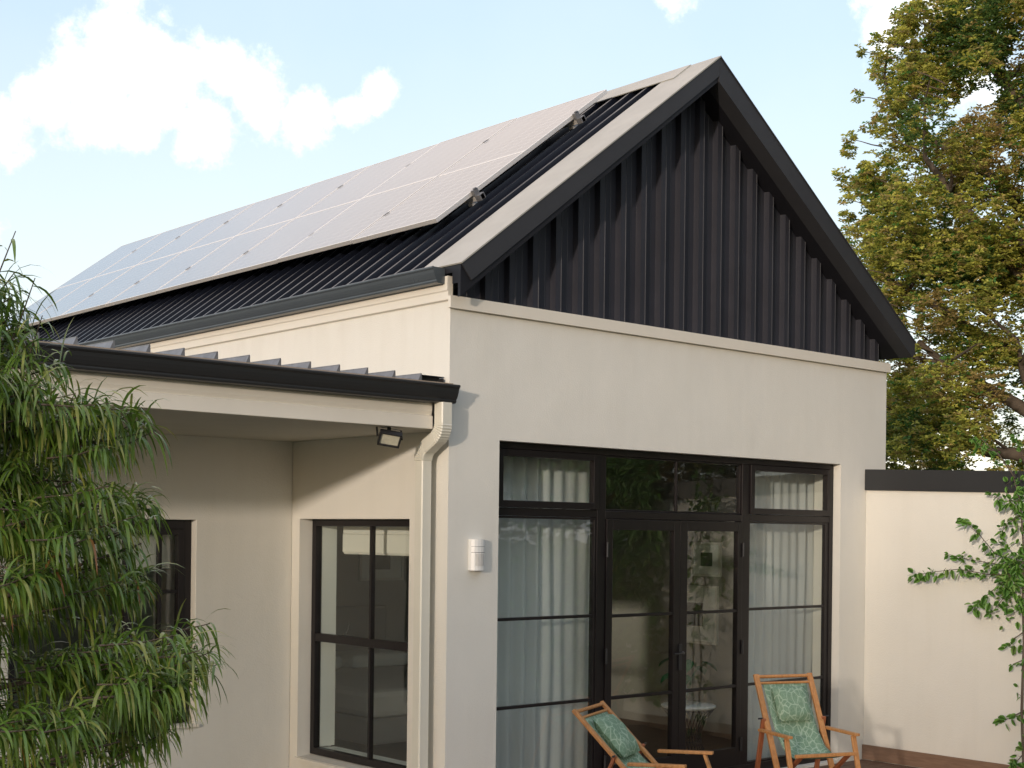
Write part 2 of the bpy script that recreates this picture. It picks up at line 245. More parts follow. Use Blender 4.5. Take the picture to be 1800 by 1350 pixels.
# ------------------------------------------------------------ mesh helpers
ORG = {}
def tag(o, label=None, cat=None, group=None, kind=None):
    if label: o['label'] = label
    if cat: o['category'] = cat
    if group: o['group'] = group
    if kind: o['kind'] = kind
    return o
def empty(name, loc, label, cat, group=None, rz=0):
    o = bpy.data.objects.new(name, None); COL.objects.link(o); o.location = loc; o.rotation_euler = (0, 0, rz); o.empty_display_size = 0.2
    ORG[o] = Vector(loc) if rz == 0 else Vector((0, 0, 0))
    return tag(o, label, cat, group)
class MB:
    def __init__(s): s.v = []; s.f = []; s.sm = []; s.c = None
    def add(s, vs, fs, smooth=False):
        n = len(s.v); s.v += [tuple(p) for p in vs]; s.f += [tuple(i+n for i in f) for f in fs]; s.sm += [smooth]*len(fs); return s
    def box(s, x0, x1, y0, y1, z0, z1):
        vs = [(x, y, z) for x in (x0, x1) for y in (y0, y1) for z in (z0, z1)]
        return s.add(vs, [(0, 1, 3, 2), (4, 6, 7, 5), (0, 4, 5, 1), (2, 3, 7, 6), (0, 2, 6, 4), (1, 5, 7, 3)])
    def prism(s, pts, a, b, axis='y', smooth=False, caps=True):
        # pts: 2D profile; extruded from a to b along axis
        def P(p, t): return (p[0], t, p[1]) if axis == 'y' else ((t, p[0], p[1]) if axis == 'x' else (p[0], p[1], t))
        n = len(pts); vs = [P(p, a) for p in pts] + [P(p, b) for p in pts]
        fs = [(i, (i+1) % n, n+(i+1) % n, n+i) for i in range(n)]
        s.add(vs, fs, smooth)
        if caps: s.add(vs, [tuple(range(n)), tuple(range(2*n-1, n-1, -1))])
        return s
    def bar(s, p, q, w, h, up=(0, 0, 1), taper=1.0):
        p = Vector(p); q = Vector(q); d = (q-p).normalized(); u = Vector(up)
        sd = d.cross(u)
        if sd.length < 1e-4: sd = d.cross(Vector((1, 0, 0)))
        sd.normalize(); u = sd.cross(d).normalized()
        vs = []
        for c, k in ((p, 1), (q, taper)):
            for a, b in ((-1, -1), (1, -1), (1, 1), (-1, 1)): vs.append(c + sd*a*w/2*k + u*b*h/2*k)
        return s.add(vs, [(0, 3, 2, 1), (4, 5, 6, 7), (0, 1, 5, 4), (1, 2, 6, 5), (2, 3, 7, 6), (3, 0, 4, 7)])
    def tube(s, pts, rs, n=8, caps=True, smooth=True):
        pts = [Vector(p) for p in pts]
        if not isinstance(rs, (list, tuple)): rs = [rs]*len(pts)
        vs = []; N = len(pts); prev = None
        for i, p in enumerate(pts):
            d = (pts[min(i+1, N-1)] - pts[max(i-1, 0)]).normalized()
            if prev is None: sd = d.orthogonal().normalized()
            else:
                sd = prev - d*prev.dot(d)
                sd = sd.normalized() if sd.length > 1e-5 else d.orthogonal().normalized()
            prev = sd; u = d.cross(sd)
            for k in range(n):
                a = 2*math.pi*k/n; vs.append(p + (sd*math.cos(a)+u*math.sin(a))*rs[i])
        fs = [(i*n+k, i*n+(k+1) % n, (i+1)*n+(k+1) % n, (i+1)*n+k) for i in range(N-1) for k in range(n)]
        s.add(vs, fs, smooth)
        if caps: s.add(vs, [tuple(range(n-1, -1, -1)), tuple(range((N-1)*n, N*n))])
        return s
    def lathe(s, prof, c, n=24, smooth=True):
        vs = []; cx, cy, cz = c
        for r, z in prof:
            for k in range(n):
                a = 2*math.pi*k/n; vs.append((cx+r*math.cos(a), cy+r*math.sin(a), cz+z))
        N = len(prof)
        fs = [(i*n+k, i*n+(k+1) % n, (i+1)*n+(k+1) % n, (i+1)*n+k) for i in range(N-1) for k in range(n)]
        s.add(vs, fs, smooth); return s
    def build(s, name, m, parent=None, bevel=0, **tags):
        me = bpy.data.meshes.new(name)
        off = Vector((0, 0, 0)); r = parent
        if parent is not None:
            while r is not None and r not in ORG: r = r.parent
            off = ORG.get(r, off)
        me.from_pydata([tuple(Vector(p)-off) for p in s.v], [], s.f)
        me.polygons.foreach_set('use_smooth', s.sm)
        if s.c is not None:
            ca = me.color_attributes.new('leafcol', 'FLOAT_COLOR', 'POINT')
            flat = []
            for c in s.c: flat += [c[0], c[1], c[2], 1.0]
            ca.data.foreach_set('color', flat)
        me.update()
        if s.c is None:
            bm = bmesh.new(); bm.from_mesh(me); bmesh.ops.recalc_face_normals(bm, faces=bm.faces); bm.to_mesh(me); bm.free()
        me.materials.append(m)
        o = bpy.data.objects.new(name, me); COL.objects.link(o)
        if parent is not None: o.parent = parent
        if bevel:
            b = o.modifiers.new('bevel', 'BEVEL'); b.width = bevel; b.segments = 2; b.limit_method = 'ANGLE'; b.angle_limit = rad(40)
            b.harden_normals = False
        tag(o, **tags)
        return o

def wall_grid(axis, p0, p1, u0, u1, z0, z1, holes):
    """solid wall between p0..p1 across its thickness, spanning u and z, with rectangular holes (ua,ub,za,zb)"""
    us = sorted({u0, u1, *[h[0] for h in holes], *[h[1] for h in holes]}); zs = sorted({z0, z1, *[h[2] for h in holes], *[h[3] for h in holes]})
    us = [u for u in us if u0 <= u <= u1]; zs = [z for z in zs if z0 <= z <= z1]
    bm = bmesh.new()
    def solid(i, j):
        if i < 0 or j < 0 or i >= len(us)-1 or j >= len(zs)-1: return False
        uc = (us[i]+us[i+1])/2; zc = (zs[j]+zs[j+1])/2
        return not any(h[0] < uc < h[1] and h[2] < zc < h[3] for h in holes)
    cache = {}
    def V(p, u, z):
        k = (p, u, z)
        if k not in cache: cache[k] = bm.verts.new((p, u, z) if axis == 'x' else (u, p, z))
        return cache[k]
    for i in range(len(us)-1):
        for j in range(len(zs)-1):
            if not solid(i, j): continue
            a, b, c, d = us[i], us[i+1], zs[j], zs[j+1]
            for p in (p0, p1): bm.faces.new([V(p, a, c), V(p, b, c), V(p, b, d), V(p, a, d)])
            if not solid(i-1, j): bm.faces.new([V(p0, a, c), V(p1, a, c), V(p1, a, d), V(p0, a, d)])
            if not solid(i+1, j): bm.faces.new([V(p0, b, c), V(p1, b, c), V(p1, b, d), V(p0, b, d)])
            if not solid(i, j-1): bm.faces.new([V(p0, a, c), V(p1, a, c), V(p1, b, c), V(p0, b, c)])
            if not solid(i, j+1): bm.faces.new([V(p0, a, d), V(p1, a, d), V(p1, b, d), V(p0, b, d)])
    m = MB(); bm.verts.index_update()
    m.add([v.co[:] for v in bm.verts], [[v.index for v in f.verts] for f in bm.faces]); bm.free()
    return m

# ============================================================ SETTING
g = MB(); g.add([(-1200, -1200, -0.30), (1200, -1200, -0.30), (1200, 1200, -0.30), (-1200, 1200, -0.30)], [(0, 1, 2, 3)])
g.build('ground', M_GRASS, kind='structure')
g = MB().box(-9, 5.1, -5.2, -0.0, -0.29, -0.20)
g.build('paving', M_PAVE, kind='structure')
g = MB(); y = -0.005
while y > -3.1:
    g.box(-0.6, 5.085, y-0.118, y, -0.195, -0.14); y -= 0.124
g.build('deck', M_DECK, bevel=0.004, kind='structure')

# ============================================================ HOUSE
ZB = -0.28
house = empty('house', (0, 0, ZB), 'cream plastered house with dark metal gable roof and dark framed windows', 'house')
# walls
FX0, FX1, FZ1 = 0.478, 4.705, 2.655
fw = wall_grid('y', 0.0, 0.30, 0.0, 5.43, ZB, 3.65, [(FX0, FX1, -0.12, FZ1)])
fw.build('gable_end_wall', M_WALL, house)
sw = wall_grid('x', 0.0, 0.30, 0.30, 10.6, ZB, 3.76, [(0.45, 1.927, 0.13, 2.069)])
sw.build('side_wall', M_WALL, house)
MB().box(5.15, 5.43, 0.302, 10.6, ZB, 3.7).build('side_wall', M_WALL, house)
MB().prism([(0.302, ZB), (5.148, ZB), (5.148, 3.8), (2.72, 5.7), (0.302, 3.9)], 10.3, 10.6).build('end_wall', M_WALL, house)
# projecting ledge under the cladding
MB().prism([(-0.022, 3.572), (-0.022, 3.66), (5.452, 3.66), (5.452, 3.572)], -0.03, -0.0015).build('ledge', M_TRIM, house, bevel=0.006)
# wing walls
ww = wall_grid('y', 2.04, 2.30, -7.0, -0.002, ZB, 3.02, [(-2.35, -0.878, 0.46, 2.046)])
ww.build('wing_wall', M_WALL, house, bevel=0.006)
MB().box(-7.0, -0.003, 0.03, 2.038, 2.70, 2.72).build('porch_ceiling', M_CEIL, house)
# rooms inside
r = MB()
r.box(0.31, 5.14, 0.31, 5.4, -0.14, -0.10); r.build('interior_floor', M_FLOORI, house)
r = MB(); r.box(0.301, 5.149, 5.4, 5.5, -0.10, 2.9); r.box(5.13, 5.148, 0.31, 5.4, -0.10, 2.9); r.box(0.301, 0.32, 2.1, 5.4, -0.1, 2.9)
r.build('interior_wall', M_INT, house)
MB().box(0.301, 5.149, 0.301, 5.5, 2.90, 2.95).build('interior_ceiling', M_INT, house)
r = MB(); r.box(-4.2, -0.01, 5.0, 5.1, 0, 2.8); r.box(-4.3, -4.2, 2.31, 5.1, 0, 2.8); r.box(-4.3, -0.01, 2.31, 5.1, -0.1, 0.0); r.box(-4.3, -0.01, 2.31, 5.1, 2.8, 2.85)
r.build('wing_room', M_INT, house)

# ---- gable roof
def zl(x): return 3.881 + 0.7599*(x+0.029)       # top of left slope
def zr(x): return 5.970 - 0.7092*(x-2.72)
APX, APZ = 2.72, 5.970
XE0, XE1 = -0.03, 5.665
bL = lambda x: 3.645 + 0.769*(x+0.03)
bR = lambda x: 5.752 - 0.695*(x-2.71)
# barge boards: deep dark metal boxes, left and right, mitred at the apex
MB().prism([(0.061, 3.760), (2.71, 5.797), (APX, APZ-0.012), (XE0, zl(XE0)-0.012)], -0.16, -0.148).build('barge_board', M_BARGE, house, bevel=0.003)
MB().prism([(XE0, bL(XE0)-0.01), (2.71, 5.753), (APX, APZ-0.013), (XE0, zl(XE0)-0.013)], -0.1475, -0.120).build('barge_box', M_SOFF, house)
MB().prism([(XE0+0.0005, 3.735), (XE0+0.30, bL(XE0+0.30)+0.001), (2.71, 5.7532), (APX, APZ-0.0132), (XE0+0.0005, zl(XE0)-0.0132)], -0.1197, -0.055).build('barge_box', M_SOFF, house)
MB().prism([(XE0+0.001, 3.815), (XE0+0.30, bL(XE0+0.30)+0.001), (2.71, 5.7535), (APX, APZ-0.0135), (XE0+0.001, zl(XE0)-0.0135)], -0.0545, 0.028).build('barge_box', M_SOFF, house)
MB().prism([(2.711, 5.752), (XE1-0.04, bR(XE1-0.04)), (XE1, bR(XE1)+0.06), (XE1, zr(XE1)-0.012), (APX+0.001, APZ-0.012)], -0.16, -0.014).build('barge_board', M_BARGE, house, bevel=0.004)
MB().prism([(0.004, bL(0.004)+0.001), (2.71, 5.753), (APX, APZ-0.014), (0.004, zl(0.004)-0.014)], 0.0285, 0.22).build('soffit', M_SOFF, house)
MB().prism([(2.7105, 5.753), (XE1-0.045, bR(XE1-0.045)+0.001), (XE1-0.005, bR(XE1)+0.06), (XE1-0.005, zr(XE1)-0.014), (APX+0.0005, APZ-0.014)], -0.0135, 0.22).build('soffit', M_SOFF, house)
# capping strips over the barge (left slope seen, right slope behind)
def slope_slab(m, x0, x1, y0, y1, zf, n0, n1):
    """slab following slope zf between normal offsets n0..n1"""
    s = zf(1.0)-zf(0.0); nn = Vector((-s, 0, 1)).normalized()
    P = []
    for x in (x0, x1):
        for n in (n0, n1):
            P.append((x+nn.x*n, zf(x)+nn.z*n))
    return m.prism([P[0], P[2], P[3], P[1]], y0, y1)
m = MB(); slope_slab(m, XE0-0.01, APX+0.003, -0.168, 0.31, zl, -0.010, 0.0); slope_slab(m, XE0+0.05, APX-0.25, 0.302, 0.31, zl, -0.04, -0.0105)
m.build('barge_capping', M_CAP_SHEEN, house)
m = MB(); slope_slab(m, APX+0.004, XE1+0.012, -0.168, 0.31, zr, -0.010, 0.0)
m.build('barge_capping', M_BARGE, house)
# ridge capping in overlapping lengths
YE = 10.62
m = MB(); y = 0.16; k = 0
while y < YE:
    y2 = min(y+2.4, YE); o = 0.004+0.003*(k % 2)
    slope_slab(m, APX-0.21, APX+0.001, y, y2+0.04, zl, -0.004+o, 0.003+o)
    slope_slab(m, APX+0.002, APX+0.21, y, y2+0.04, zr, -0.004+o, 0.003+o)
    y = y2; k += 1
m.build('ridge_cap', M_CAP_SHEEN, house)
# sheets: pans + standing ribs (left slope), pans (right slope)
m = MB(); slope_slab(m, XE0-0.03, APX-0.001, 0.225, YE, zl, -0.10, -0.048)
y = 0.475
while y < YE-0.05:
    s = 0.7599; nn = Vector((-s, 0, 1)).normalized(); tt = Vector((1, 0, s)).normalized()
    a = Vector((XE0-0.05, 0, zl(XE0-0.05))); L = (APX-0.05-XE0)/tt.x
    sec = [(-0.022, -0.050), (-0.015, -0.003), (0.013, -0.003), (0.020, -0.050)]
    vs = []
    for t in (0.0, L):
        for dy, n in sec: vs.append(a + tt*t + nn*n + Vector((0, y+dy, 0)))
    m.add(vs, [(0, 1, 5, 4), (1, 2, 6, 5), (2, 3, 7, 6), (0, 3, 2, 1), (4, 5, 6, 7)])
    y += 0.207
m.build('roof', M_ROOF, house)
m = MB(); slope_slab(m, APX, XE1, 0.225, YE, zr, -0.10, -0.048)
y = 0.475
while y < YE-0.05:
    slope_slab(m, APX+0.02, XE1, y-0.012, y+0.012, zr, -0.047, -0.006); y += 0.207
m.build('roof', M_ROOF, house)
# gable cladding: trapezoidal profile sheet clipped by the rafters
m = MB(); x = 0.0; segs = []
x = 0.05
per = 0.2365
YF, YR = 0.100, 0.155
x = 0.0015 - 0.071
while x < 5.45:
    segs += [(x, YR), (x+0.005, YF), (x+0.060, YF), (x+0.062, YF-0.0022), (x+0.070, YF-0.0022), (x+0.0712, YR), (x+0.118, YR), (x+0.121, YR-0.002), (x+0.129, YR-0.002), (x+0.132, YR), (x+0.176, YR), (x+0.179, YR-0.002), (x+0.187, YR-0.002), (x+0.190, YR)]
    x += per
segs = [q for q in segs if 0.012 <= q[0] <= 5.50]
def ztop(x): return (bL(x) if x < 2.71 else bR(x)) + 0.02
vs = []; fs = []
pts = []
for i, (a, b) in enumerate(segs):
    pts.append((a, b))
    if i+1 < len(segs) and a < 2.71 < segs[i+1][0]: pts.append((2.71, b + (segs[i+1][1]-b)*(2.71-a)/(segs[i+1][0]-a)))
for a, b in pts: vs += [(a, b, 3.60), (a, b, max(ztop(a), 3.61))]
for i in range(len(pts)-1): fs.append((2*i, 2*i+2, 2*i+3, 2*i+1))
m.add(vs, fs); o = m.build('gable_cladding', M_CLAD, house)
sd = o.modifiers.new('t', 'SOLIDIFY'); sd.thickness = 0.002; sd.offset = 1 
MB().prism([(0.31, 3.6), (5.12, 3.6), (2.71, 5.55)], 0.165, 0.19).build('gable_backing', M_BARGE, house)

# ---- upper fascia and gutter (run along +Y on the left eave)
MB().prism([(-0.002, 3.625), (-0.022, 3.632), (-0.022, 3.69), (-0.030, 3.70), (-0.030, 3.80), (0.02, 3.80), (0.02, 3.625)], -0.001, 10.6).build('fascia', M_TRIM, house, bevel=0.003)
def gutter(name, prof, a, b, axis, mt, parent):
    """prof: open polyline outer face, extruded; end caps; solidified"""
    m = MB(); n = len(prof)
    def P(p, t): return (p[0], t, p[1]) if axis == 'y' else (t, p[0], p[1])
    vs = [P(p, a) for p in prof]+[P(p, b) for p in prof]
    m.add(vs, [(i, i+1, n+i+1, n+i) for i in range(n-1)])
    m.add(vs[:n], [tuple(range(n))]); m.add(vs[n:], [tuple(range(n))])
    o = m.build(name, mt, parent); s = o.modifiers.new('t', 'SOLIDIFY'); s.thickness = 0.003; s.offset = 0
    return o
def ogee(o0, sgn, ztp, H, Wd):
    pr = [(0, 0.97), (0, 0.0), (0.45, 0.0), (0.62, 0.03), (0.66, 0.12), (0.66, 0.2), (0.72, 0.28), (0.80, 0.45), (0.86, 0.62), (0.90, 0.80), (0.96, 0.86), (1.0, 0.90), (1.0, 0.97), (0.96, 1.0), (0.90, 0.985)]
    return [(o0+sgn*a*Wd, ztp-H+b*H) for a, b in pr]
gutter('gutter', ogee(-0.031, -1, 3.858, 0.112, 0.112), 0.03, 10.6, 'y', M_GUT, house)
# ---- porch: fascia, gutter, low roof
MB().prism([(0.02, 2.70), (-0.012, 2.70), (-0.012, 2.79), (0.004, 2.797), (-0.006, 2.825), (-0.006, 2.90), (0.02, 2.90)], -7.0, -0.158, 'x').build('porch_fascia', M_TRIM, house, bevel=0.003)
gutter('porch_gutter', ogee(-0.008, -1, 3.012, 0.128, 0.130), -7.0, -0.012, 'x', M_GUT2, house)
MB().prism([(-0.05, 3.008), (-0.002, 3.008), (-0.002, 3.0325), (-0.05, 3.031)], -7.0, -0.004, 'x').build('eave_flashing', M_TAN, house)
SL = 0.012
m = MB(); m.prism([(0.0, 3.024), (8.2, 3.024+8.2*SL), (8.2, 3.036+8.2*SL), (0.0, 3.034)], -7.0, -0.05, 'x')
x = -0.232
while x > -7.0:
    vs = []
    for yy in (0.028, 8.2):
        zz = 3.034+yy*SL
        for dx, dz in ((-0.028, 0.0), (-0.006, 0.049), (-0.006, 0.056), (0.004, 0.056), (0.006, 0.0)): vs.append((x+dx, yy, zz+dz))
    m.add(vs, [(0, 1, 6, 5), (1, 2, 7, 6), (2, 3, 8, 7), (3, 4, 9, 8), (0, 4, 3, 2, 1), (5, 6, 7, 8, 9)])
    x -= 0.2305
m.build('porch_roof', M_GALV, house)
m = MB(); m.box(-0.225, -0.015, 0.10, 0.5, 3.037, 3.078); m.box(-0.235, -0.01, 0.05, 8.2, 3.079, 3.084); m.box(-0.03, -0.02, 0.04, 0.10, 3.037, 3.07)
m.build('side_flashing', M_BLACK, house)

# ---- downpipe
m = MB(); path = []
def arc(pts, n=15): return pts
import itertools
Y0, Y1 = -0.07, 0.15
P = [(Y0, 2.885, 0), (Y0, 2.74, 0)]
for i in range(0, 17):
    t = i/16; a = t*rad(62); P.append((Y0+0.11*(1-math.cos(a)), 2.735-0.11*math.sin(a), 1))
yl, zl_ = P[-1][0], P[-1][1]
yy = Y1-0.11*(1-math.cos(rad(62)))
zz = zl_-(yy-yl)/math.tan(rad(62))
for i in range(0, 17):
    a = rad(62)*(1-i/16); P.append((Y1-0.11*(1-math.cos(a)), zz-0.11*math.sin(rad(62))+0.11*math.sin(a), 1))
P += [(Y1, P[-1][1]-0.004, 0), (Y1, ZB+0.05, 0)]
vs = []; XC = -0.110
for i, (yy, zz, c) in enumerate(P):
    p0 = P[max(i-1, 0)]; p1 = P[min(i+1, len(P)-1)]
    d = Vector((0, p1[0]-p0[0], p1[1]-p0[1])).normalized(); nrm = Vector((0, d.z, -d.y))
    k = 1.0 if not c else (1.055 if i % 2 else 0.985)
    if i == len(P)-1 or i == len(P)-2: k = 0.94
    for a, b in ((-1, -.8), (-.85, -1), (.85, -1), (1, -.8), (1, .8), (.85, 1), (-.85, 1), (-1, .8)):
        vs.append(Vector((XC+a*0.0465*k, yy, zz)) + nrm*b*0.049*k)
n = len(P); m.add(vs, [(i*8+j, i*8+(j+1) % 8, (i+1)*8+(j+1) % 8, (i+1)*8+j) for i in range(n-1) for j in range(8)])
m.build('downpipe', M_PIPE, house)

# ---- windows
def frame_rect(m, ax, p0, p1, u0, u1, z0, z1, w):
    """hollow rectangle of bars; ax 'y': spans x ; ax 'x': spans y"""
    wl_, wr, wb, wt_ = w if isinstance(w, tuple) else (w, w, w, w)
    for a, b, c, d in ((u0, u0+wl_, z0, z1), (u1-wr, u1, z0, z1), (u0+wl_, u1-wr, z1-wt_, z1), (u0+wl_, u1-wr, z0, z0+wb)):
        if ax == 'y': m.box(a, b, p0, p1, c, d)
        else: m.box(p0, p1, a, b, c, d)
    return m
def bars(m, ax, p0, p1, lst):
    for a, b, c, d in lst:
        if ax == 'y': m.box(a, b, p0, p1, c, d)
        else: m.box(p0, p1, a, b, c, d)
    return m
YW = 0.08
# outer fixed frame with mullions and transom
m = MB(); zb = -0.12
frame_rect(m, 'y', YW, YW+0.09, FX0+0.001, FX1-0.001, zb, FZ1-0.001, (0.05, 0.05, 0.08, 0.05))
bars(m, 'y', YW+0.004, YW+0.088, [(1.585, 1.68, zb+0.08, FZ1-0.052), (3.375, 3.475, zb+0.08, FZ1-0.052)])
bars(m, 'y', YW+0.006, YW+0.086, [(FX0+0.05, 1.585, 2.105, 2.165), (1.68, 3.375, 2.098, 2.160), (3.475, FX1-0.05, 2.105, 2.165)])
gf = m.build('window_frame', M_FRAME, house, bevel=0.004)
# transom windows
def sash(name, u0, u1, z0, z1, w, y0, y1, mids=(), vmids=(), label=None, gp=True):
    m = MB(); frame_rect(m, 'y', y0, y1, u0, u1, z0, z1, w)
    wl_, wr, wb, wt_ = w if isinstance(w, tuple) else (w, w, w, w)
    for z, t in mids: m.box(u0+wl_, u1-wr, y0+0.006, y1-0.006, z-t/2, z+t/2)
    for u, t in vmids: m.box(u-t/2, u+t/2, y0+0.007, y1-0.007, z0+wb, z1-wt_)
    f = m.build(name, M_FRAME, house, bevel=0.003)
    if label: f['label'] = label
    gy = (y0+y1)/2
    MB().box(u0+wl_-0.004, u1-wr+0.004, gy-0.002, gy+0.002, z0+wb-0.004, z1-wt_+0.004).build('glass', M_GLASS, f)
    return f
sash('transom_window', FX0+0.052, 1.583, 2.167, FZ1-0.053, 0.052, YW-0.012, YW+0.045)
sash('transom_window', 1.682, 3.373, 2.162, FZ1-0.053, 0.012, YW+0.02, YW+0.06, vmids=((2.545, 0.02),))
sash('transom_window', 3.477, FX1-0.052, 2.167, FZ1-0.053, 0.052, YW-0.012, YW+0.045)
sash('side_light', FX0+0.052, 1.583, zb+0.082, 2.103, 0.018, YW+0.012, YW+0.052, mids=((1.325, 0.024), (0.66, 0.024)))
sash('side_light', 3.477, FX1-0.052, zb+0.082, 2.103, (0.018, 0.05, 0.018, 0.018), YW+0.012, YW+0.052, mids=((1.325, 0.024), (0.66, 0.024)))
d1 = sash('glazed_door', 1.684, 2.557, zb+0.084, 2.094, (0.07, 0.075, 0.16, 0.085), YW-0.008, YW+0.045, mids=((1.318, 0.024), (0.66, 0.024)))
d2 = sash('glazed_door', 2.561, 3.371, zb+0.084, 2.094, (0.09, 0.06, 0.16, 0.085), YW-0.008, YW+0.045, mids=((1.318, 0.024), (0.66, 0.024)))
m = MB(); m.box(2.545, 2.585, YW-0.018, YW-0.009, 0.84, 1.06); m.tube([(2.565, YW-0.01, 0.985), (2.565, YW-0.055, 0.985), (2.55, YW-0.062, 0.985), (2.44, YW-0.062, 0.985)], 0.009)
m.build('door_handle', M_BLACK, d1)
m = MB(); m.tube([(2.60, YW-0.009, 0.985), (2.60, YW-0.02, 0.985)], 0.012); m.build('door_lock', M_GALV, d2)
for xx in (1.683, 3.372):
    for zz in (1.85, 1.0, 0.15):
        MB().tube([(xx, YW-0.016, zz-0.06), (xx, YW-0.016, zz+0.06)], 0.010).build('hinge', M_BLACK, d1 if xx < 2 else d2)
# side window in the long wall (reveal, recessed frame)
XW = 0.12
m = MB(); frame_rect(m, 'x', XW, XW+0.06, 0.455, 1.925, 0.145, 2.067, 0.055); bars(m, 'x', XW+0.003, XW+0.057, [(0.51, 1.87, 1.07, 1.135)]); bars(m, 'x', XW+0.008, XW+0.05, [(1.105, 1.13, 0.2, 1.07), (1.105, 1.13, 1.135, 2.012)])
sf = m.build('side_window', M_FRAME, house, bevel=0.003)
MB().box(XW+0.027, XW+0.031, 0.50, 1.88, 0.19, 2.02).build('glass', M_GLASS, sf)
m = MB(); m.tube([(XW+0.07, 1.55, 1.14), (XW+0.10, 1.55, 1.15), (XW+0.10, 1.52, 1.24)], 0.007); m.build('window_handle', M_BLACK, sf)
m = MB(); m.prism([(-0.02, 0.10), (XW+0.06, 0.135), (XW+0.06, 0.145), (-0.02, 0.125)], 0.40, 1.95); m.build('window_sill', M_WALL, sf)
m = MB(); m.box(0.185, 0.33, 1.875, 1.925, 0.2, 2.06); m.box(0.185, 0.33, 0.46, 1.87, 0.13, 0.19); m.box(0.303, 0.33, 1.927, 2.0, 0.05, 2.12); m.build('window_lining', M_INTW, sf)
# wing window
m = MB(); frame_rect(m, 'y', 2.11, 2.17, -2.348, -0.88, 0.462, 2.044, 0.07)
frame_rect(m, 'y', 2.10, 2.16, -1.44, -0.95, 0.532, 1.974, (0.05, 0.045, 0.05, 0.045)); bars(m, 'y', 2.11, 2.15, [(-1.39, -0.995, 1.475, 1.50), (-1.16, -1.13, 0.58, 1.93), (-2.27, -1.44, 1.475, 1.50)])
wf = m.build('wing_window', M_FRAME, house, bevel=0.003)
MB().box(-2.28, -0.95, 2.132, 2.136, 0.53, 1.98).build('glass', M_GLASS, wf)
MB().box(-2.40, -0.84, 2.015, 2.105, 0.43, 0.455).build('window_sill', M_TRIM, wf, bevel=0.004)
MB().box(-2.3, -0.95, 2.33, 2.345, 1.66, 2.1).build('blind', M_BLIND, wf)

# ============================================================ interior things
def curtain(x0, x1, y, z0, z1, label, seed, per=0.085, amp=0.028):
    random.seed(seed); m = MB(); n = int((x1-x0)/0.008); nz = 14
    ph = 0; cols = []
    for i in range(n+1):
        x = x0+(x1-x0)*i/n; ph += 2*math.pi*0.008/(per*(0.75+0.7*random.random())) ; cols.append((x, ph))
    vs = []
    for j in range(nz+1):
        z = z0+(z1-z0)*j/nz; t = j/nz
        for x, p in cols:
            a = amp*(0.75+0.5*math.sin(x*5+seed))
            vs.append((x+0.010*math.sin(z*2.1+x*9)*(1-t), y+a*math.sin(p+0.25*math.sin(z*1.7+seed))+0.008*math.sin(z*3+x*20)*(1-t), z))
    w = n+1
    fs = [(j*w+i, j*w+i+1, (j+1)*w+i+1, (j+1)*w+i) for j in range(nz) for i in range(n)]
    m.add(vs, fs, True); return m.build('curtain', M_CURT, label=label, cat='curtain', group='curtains behind the gable end glazing')
curtain(0.50, 1.92, 0.36, -0.09, 2.80, 'pale curtain behind the left side light, near the floodlit corner', 3, per=0.13)
curtain(3.66, 4.76, 0.36, -0.09, 2.80, 'pale curtain behind the right side light, behind the upright deck chair', 8, per=0.12)
COL.objects['curtain']['label'] = 'pale curtain left of the glazed doors, the wider of the two'
COL.objects['curtain.001']['label'] = 'pale curtain right of the glazed doors, behind the upright deck chair'
m = MB(); n = 40; vs = []
for j in range(12):
    z = -0.09+1.1*j/11; w = 0.30-0.16*(j/11)**0.7
    for i in range(n+1):
        u = i/n; vs.append((0.42+0.02*math.sin(u*38), 0.36+w*u+0.06, z))
m.add(vs, [(j*(n+1)+i, j*(n+1)+i+1, (j+1)*(n+1)+i+1, (j+1)*(n+1)+i) for j in range(11) for i in range(n)], True)
m.build('curtain', M_BLIND, label='gathered cream curtain low inside the side window', cat='curtain')
m = MB(); m.box(0.34, 0.36, 0.40, 1.80, 1.95, 2.12); m.box(0.335, 0.385, 0.40, 1.80, 1.80, 1.949); m.tube([(0.365, 0.4, 1.80), (0.365, 1.8, 1.80)], 0.018)
m.build('roman_blind', M_BLIND, label='folded cream blind at the top of the side window', cat='blind', bevel=0.004)
# pictures
def picture(cx, cy, cz, w, h, ax, label):
    t = empty('picture', (cx, cy, cz), label, 'picture')
    m = MB()
    if ax == 'x':
        frame_rect(m, 'x', cx-0.03, cx, cy-w/2, cy+w/2, cz-h/2, cz+h/2, 0.025); m.build('picture_frame', M_BLIND, t)
        MB().box(cx-0.015, cx-0.005, cy-w/2+.025, cy+w/2-.025, cz-h/2+.025, cz+h/2-.025).build('mount', M_INTW, t)
        MB().box(cx-0.018, cx-0.0155, cy-w/5, cy+w/5, cz-h/5, cz+h/5).build('print', mat('print_grey', (0.16, 0.16, 0.14), 0.8, var=0.5, vscale=9), t)
    else:
        frame_rect(m, 'y', cy-0.03, cy, cx-w/2, cx+w/2, cz-h/2, cz+h/2, 0.025); m.build('picture_frame', M_BLIND, t)
        MB().box(cx-w/2+.025, cx+w/2-.025, cy-0.015, cy-0.005, cz-h/2+.025, cz+h/2-.025).build('mount', M_INTW, t)
        MB().box(cx-w/5, cx+w/5, cy-0.018, cy-0.0155, cz-h/5, cz+h/5).build('print', mat('print_grey', (0.14, 0.14, 0.12), 0.8, var=0.5, vscale=9), t)
picture(5.128, 2.15, 1.13, 0.66, 0.62, 'x', 'framed print with wide white mount on the wall behind the right door')
picture(5.128, 1.98, 1.72, 0.40, 0.36, 'x', 'smaller framed print hanging above the wide mounted print')
picture(3.35, 5.40, 1.62, 0.62, 0.42, 'y', 'low wide framed print seen at left through the side window')
picture(4.35, 5.40, 1.62, 0.95, 0.46, 'y', 'wide framed print on the far wall seen through the side window')
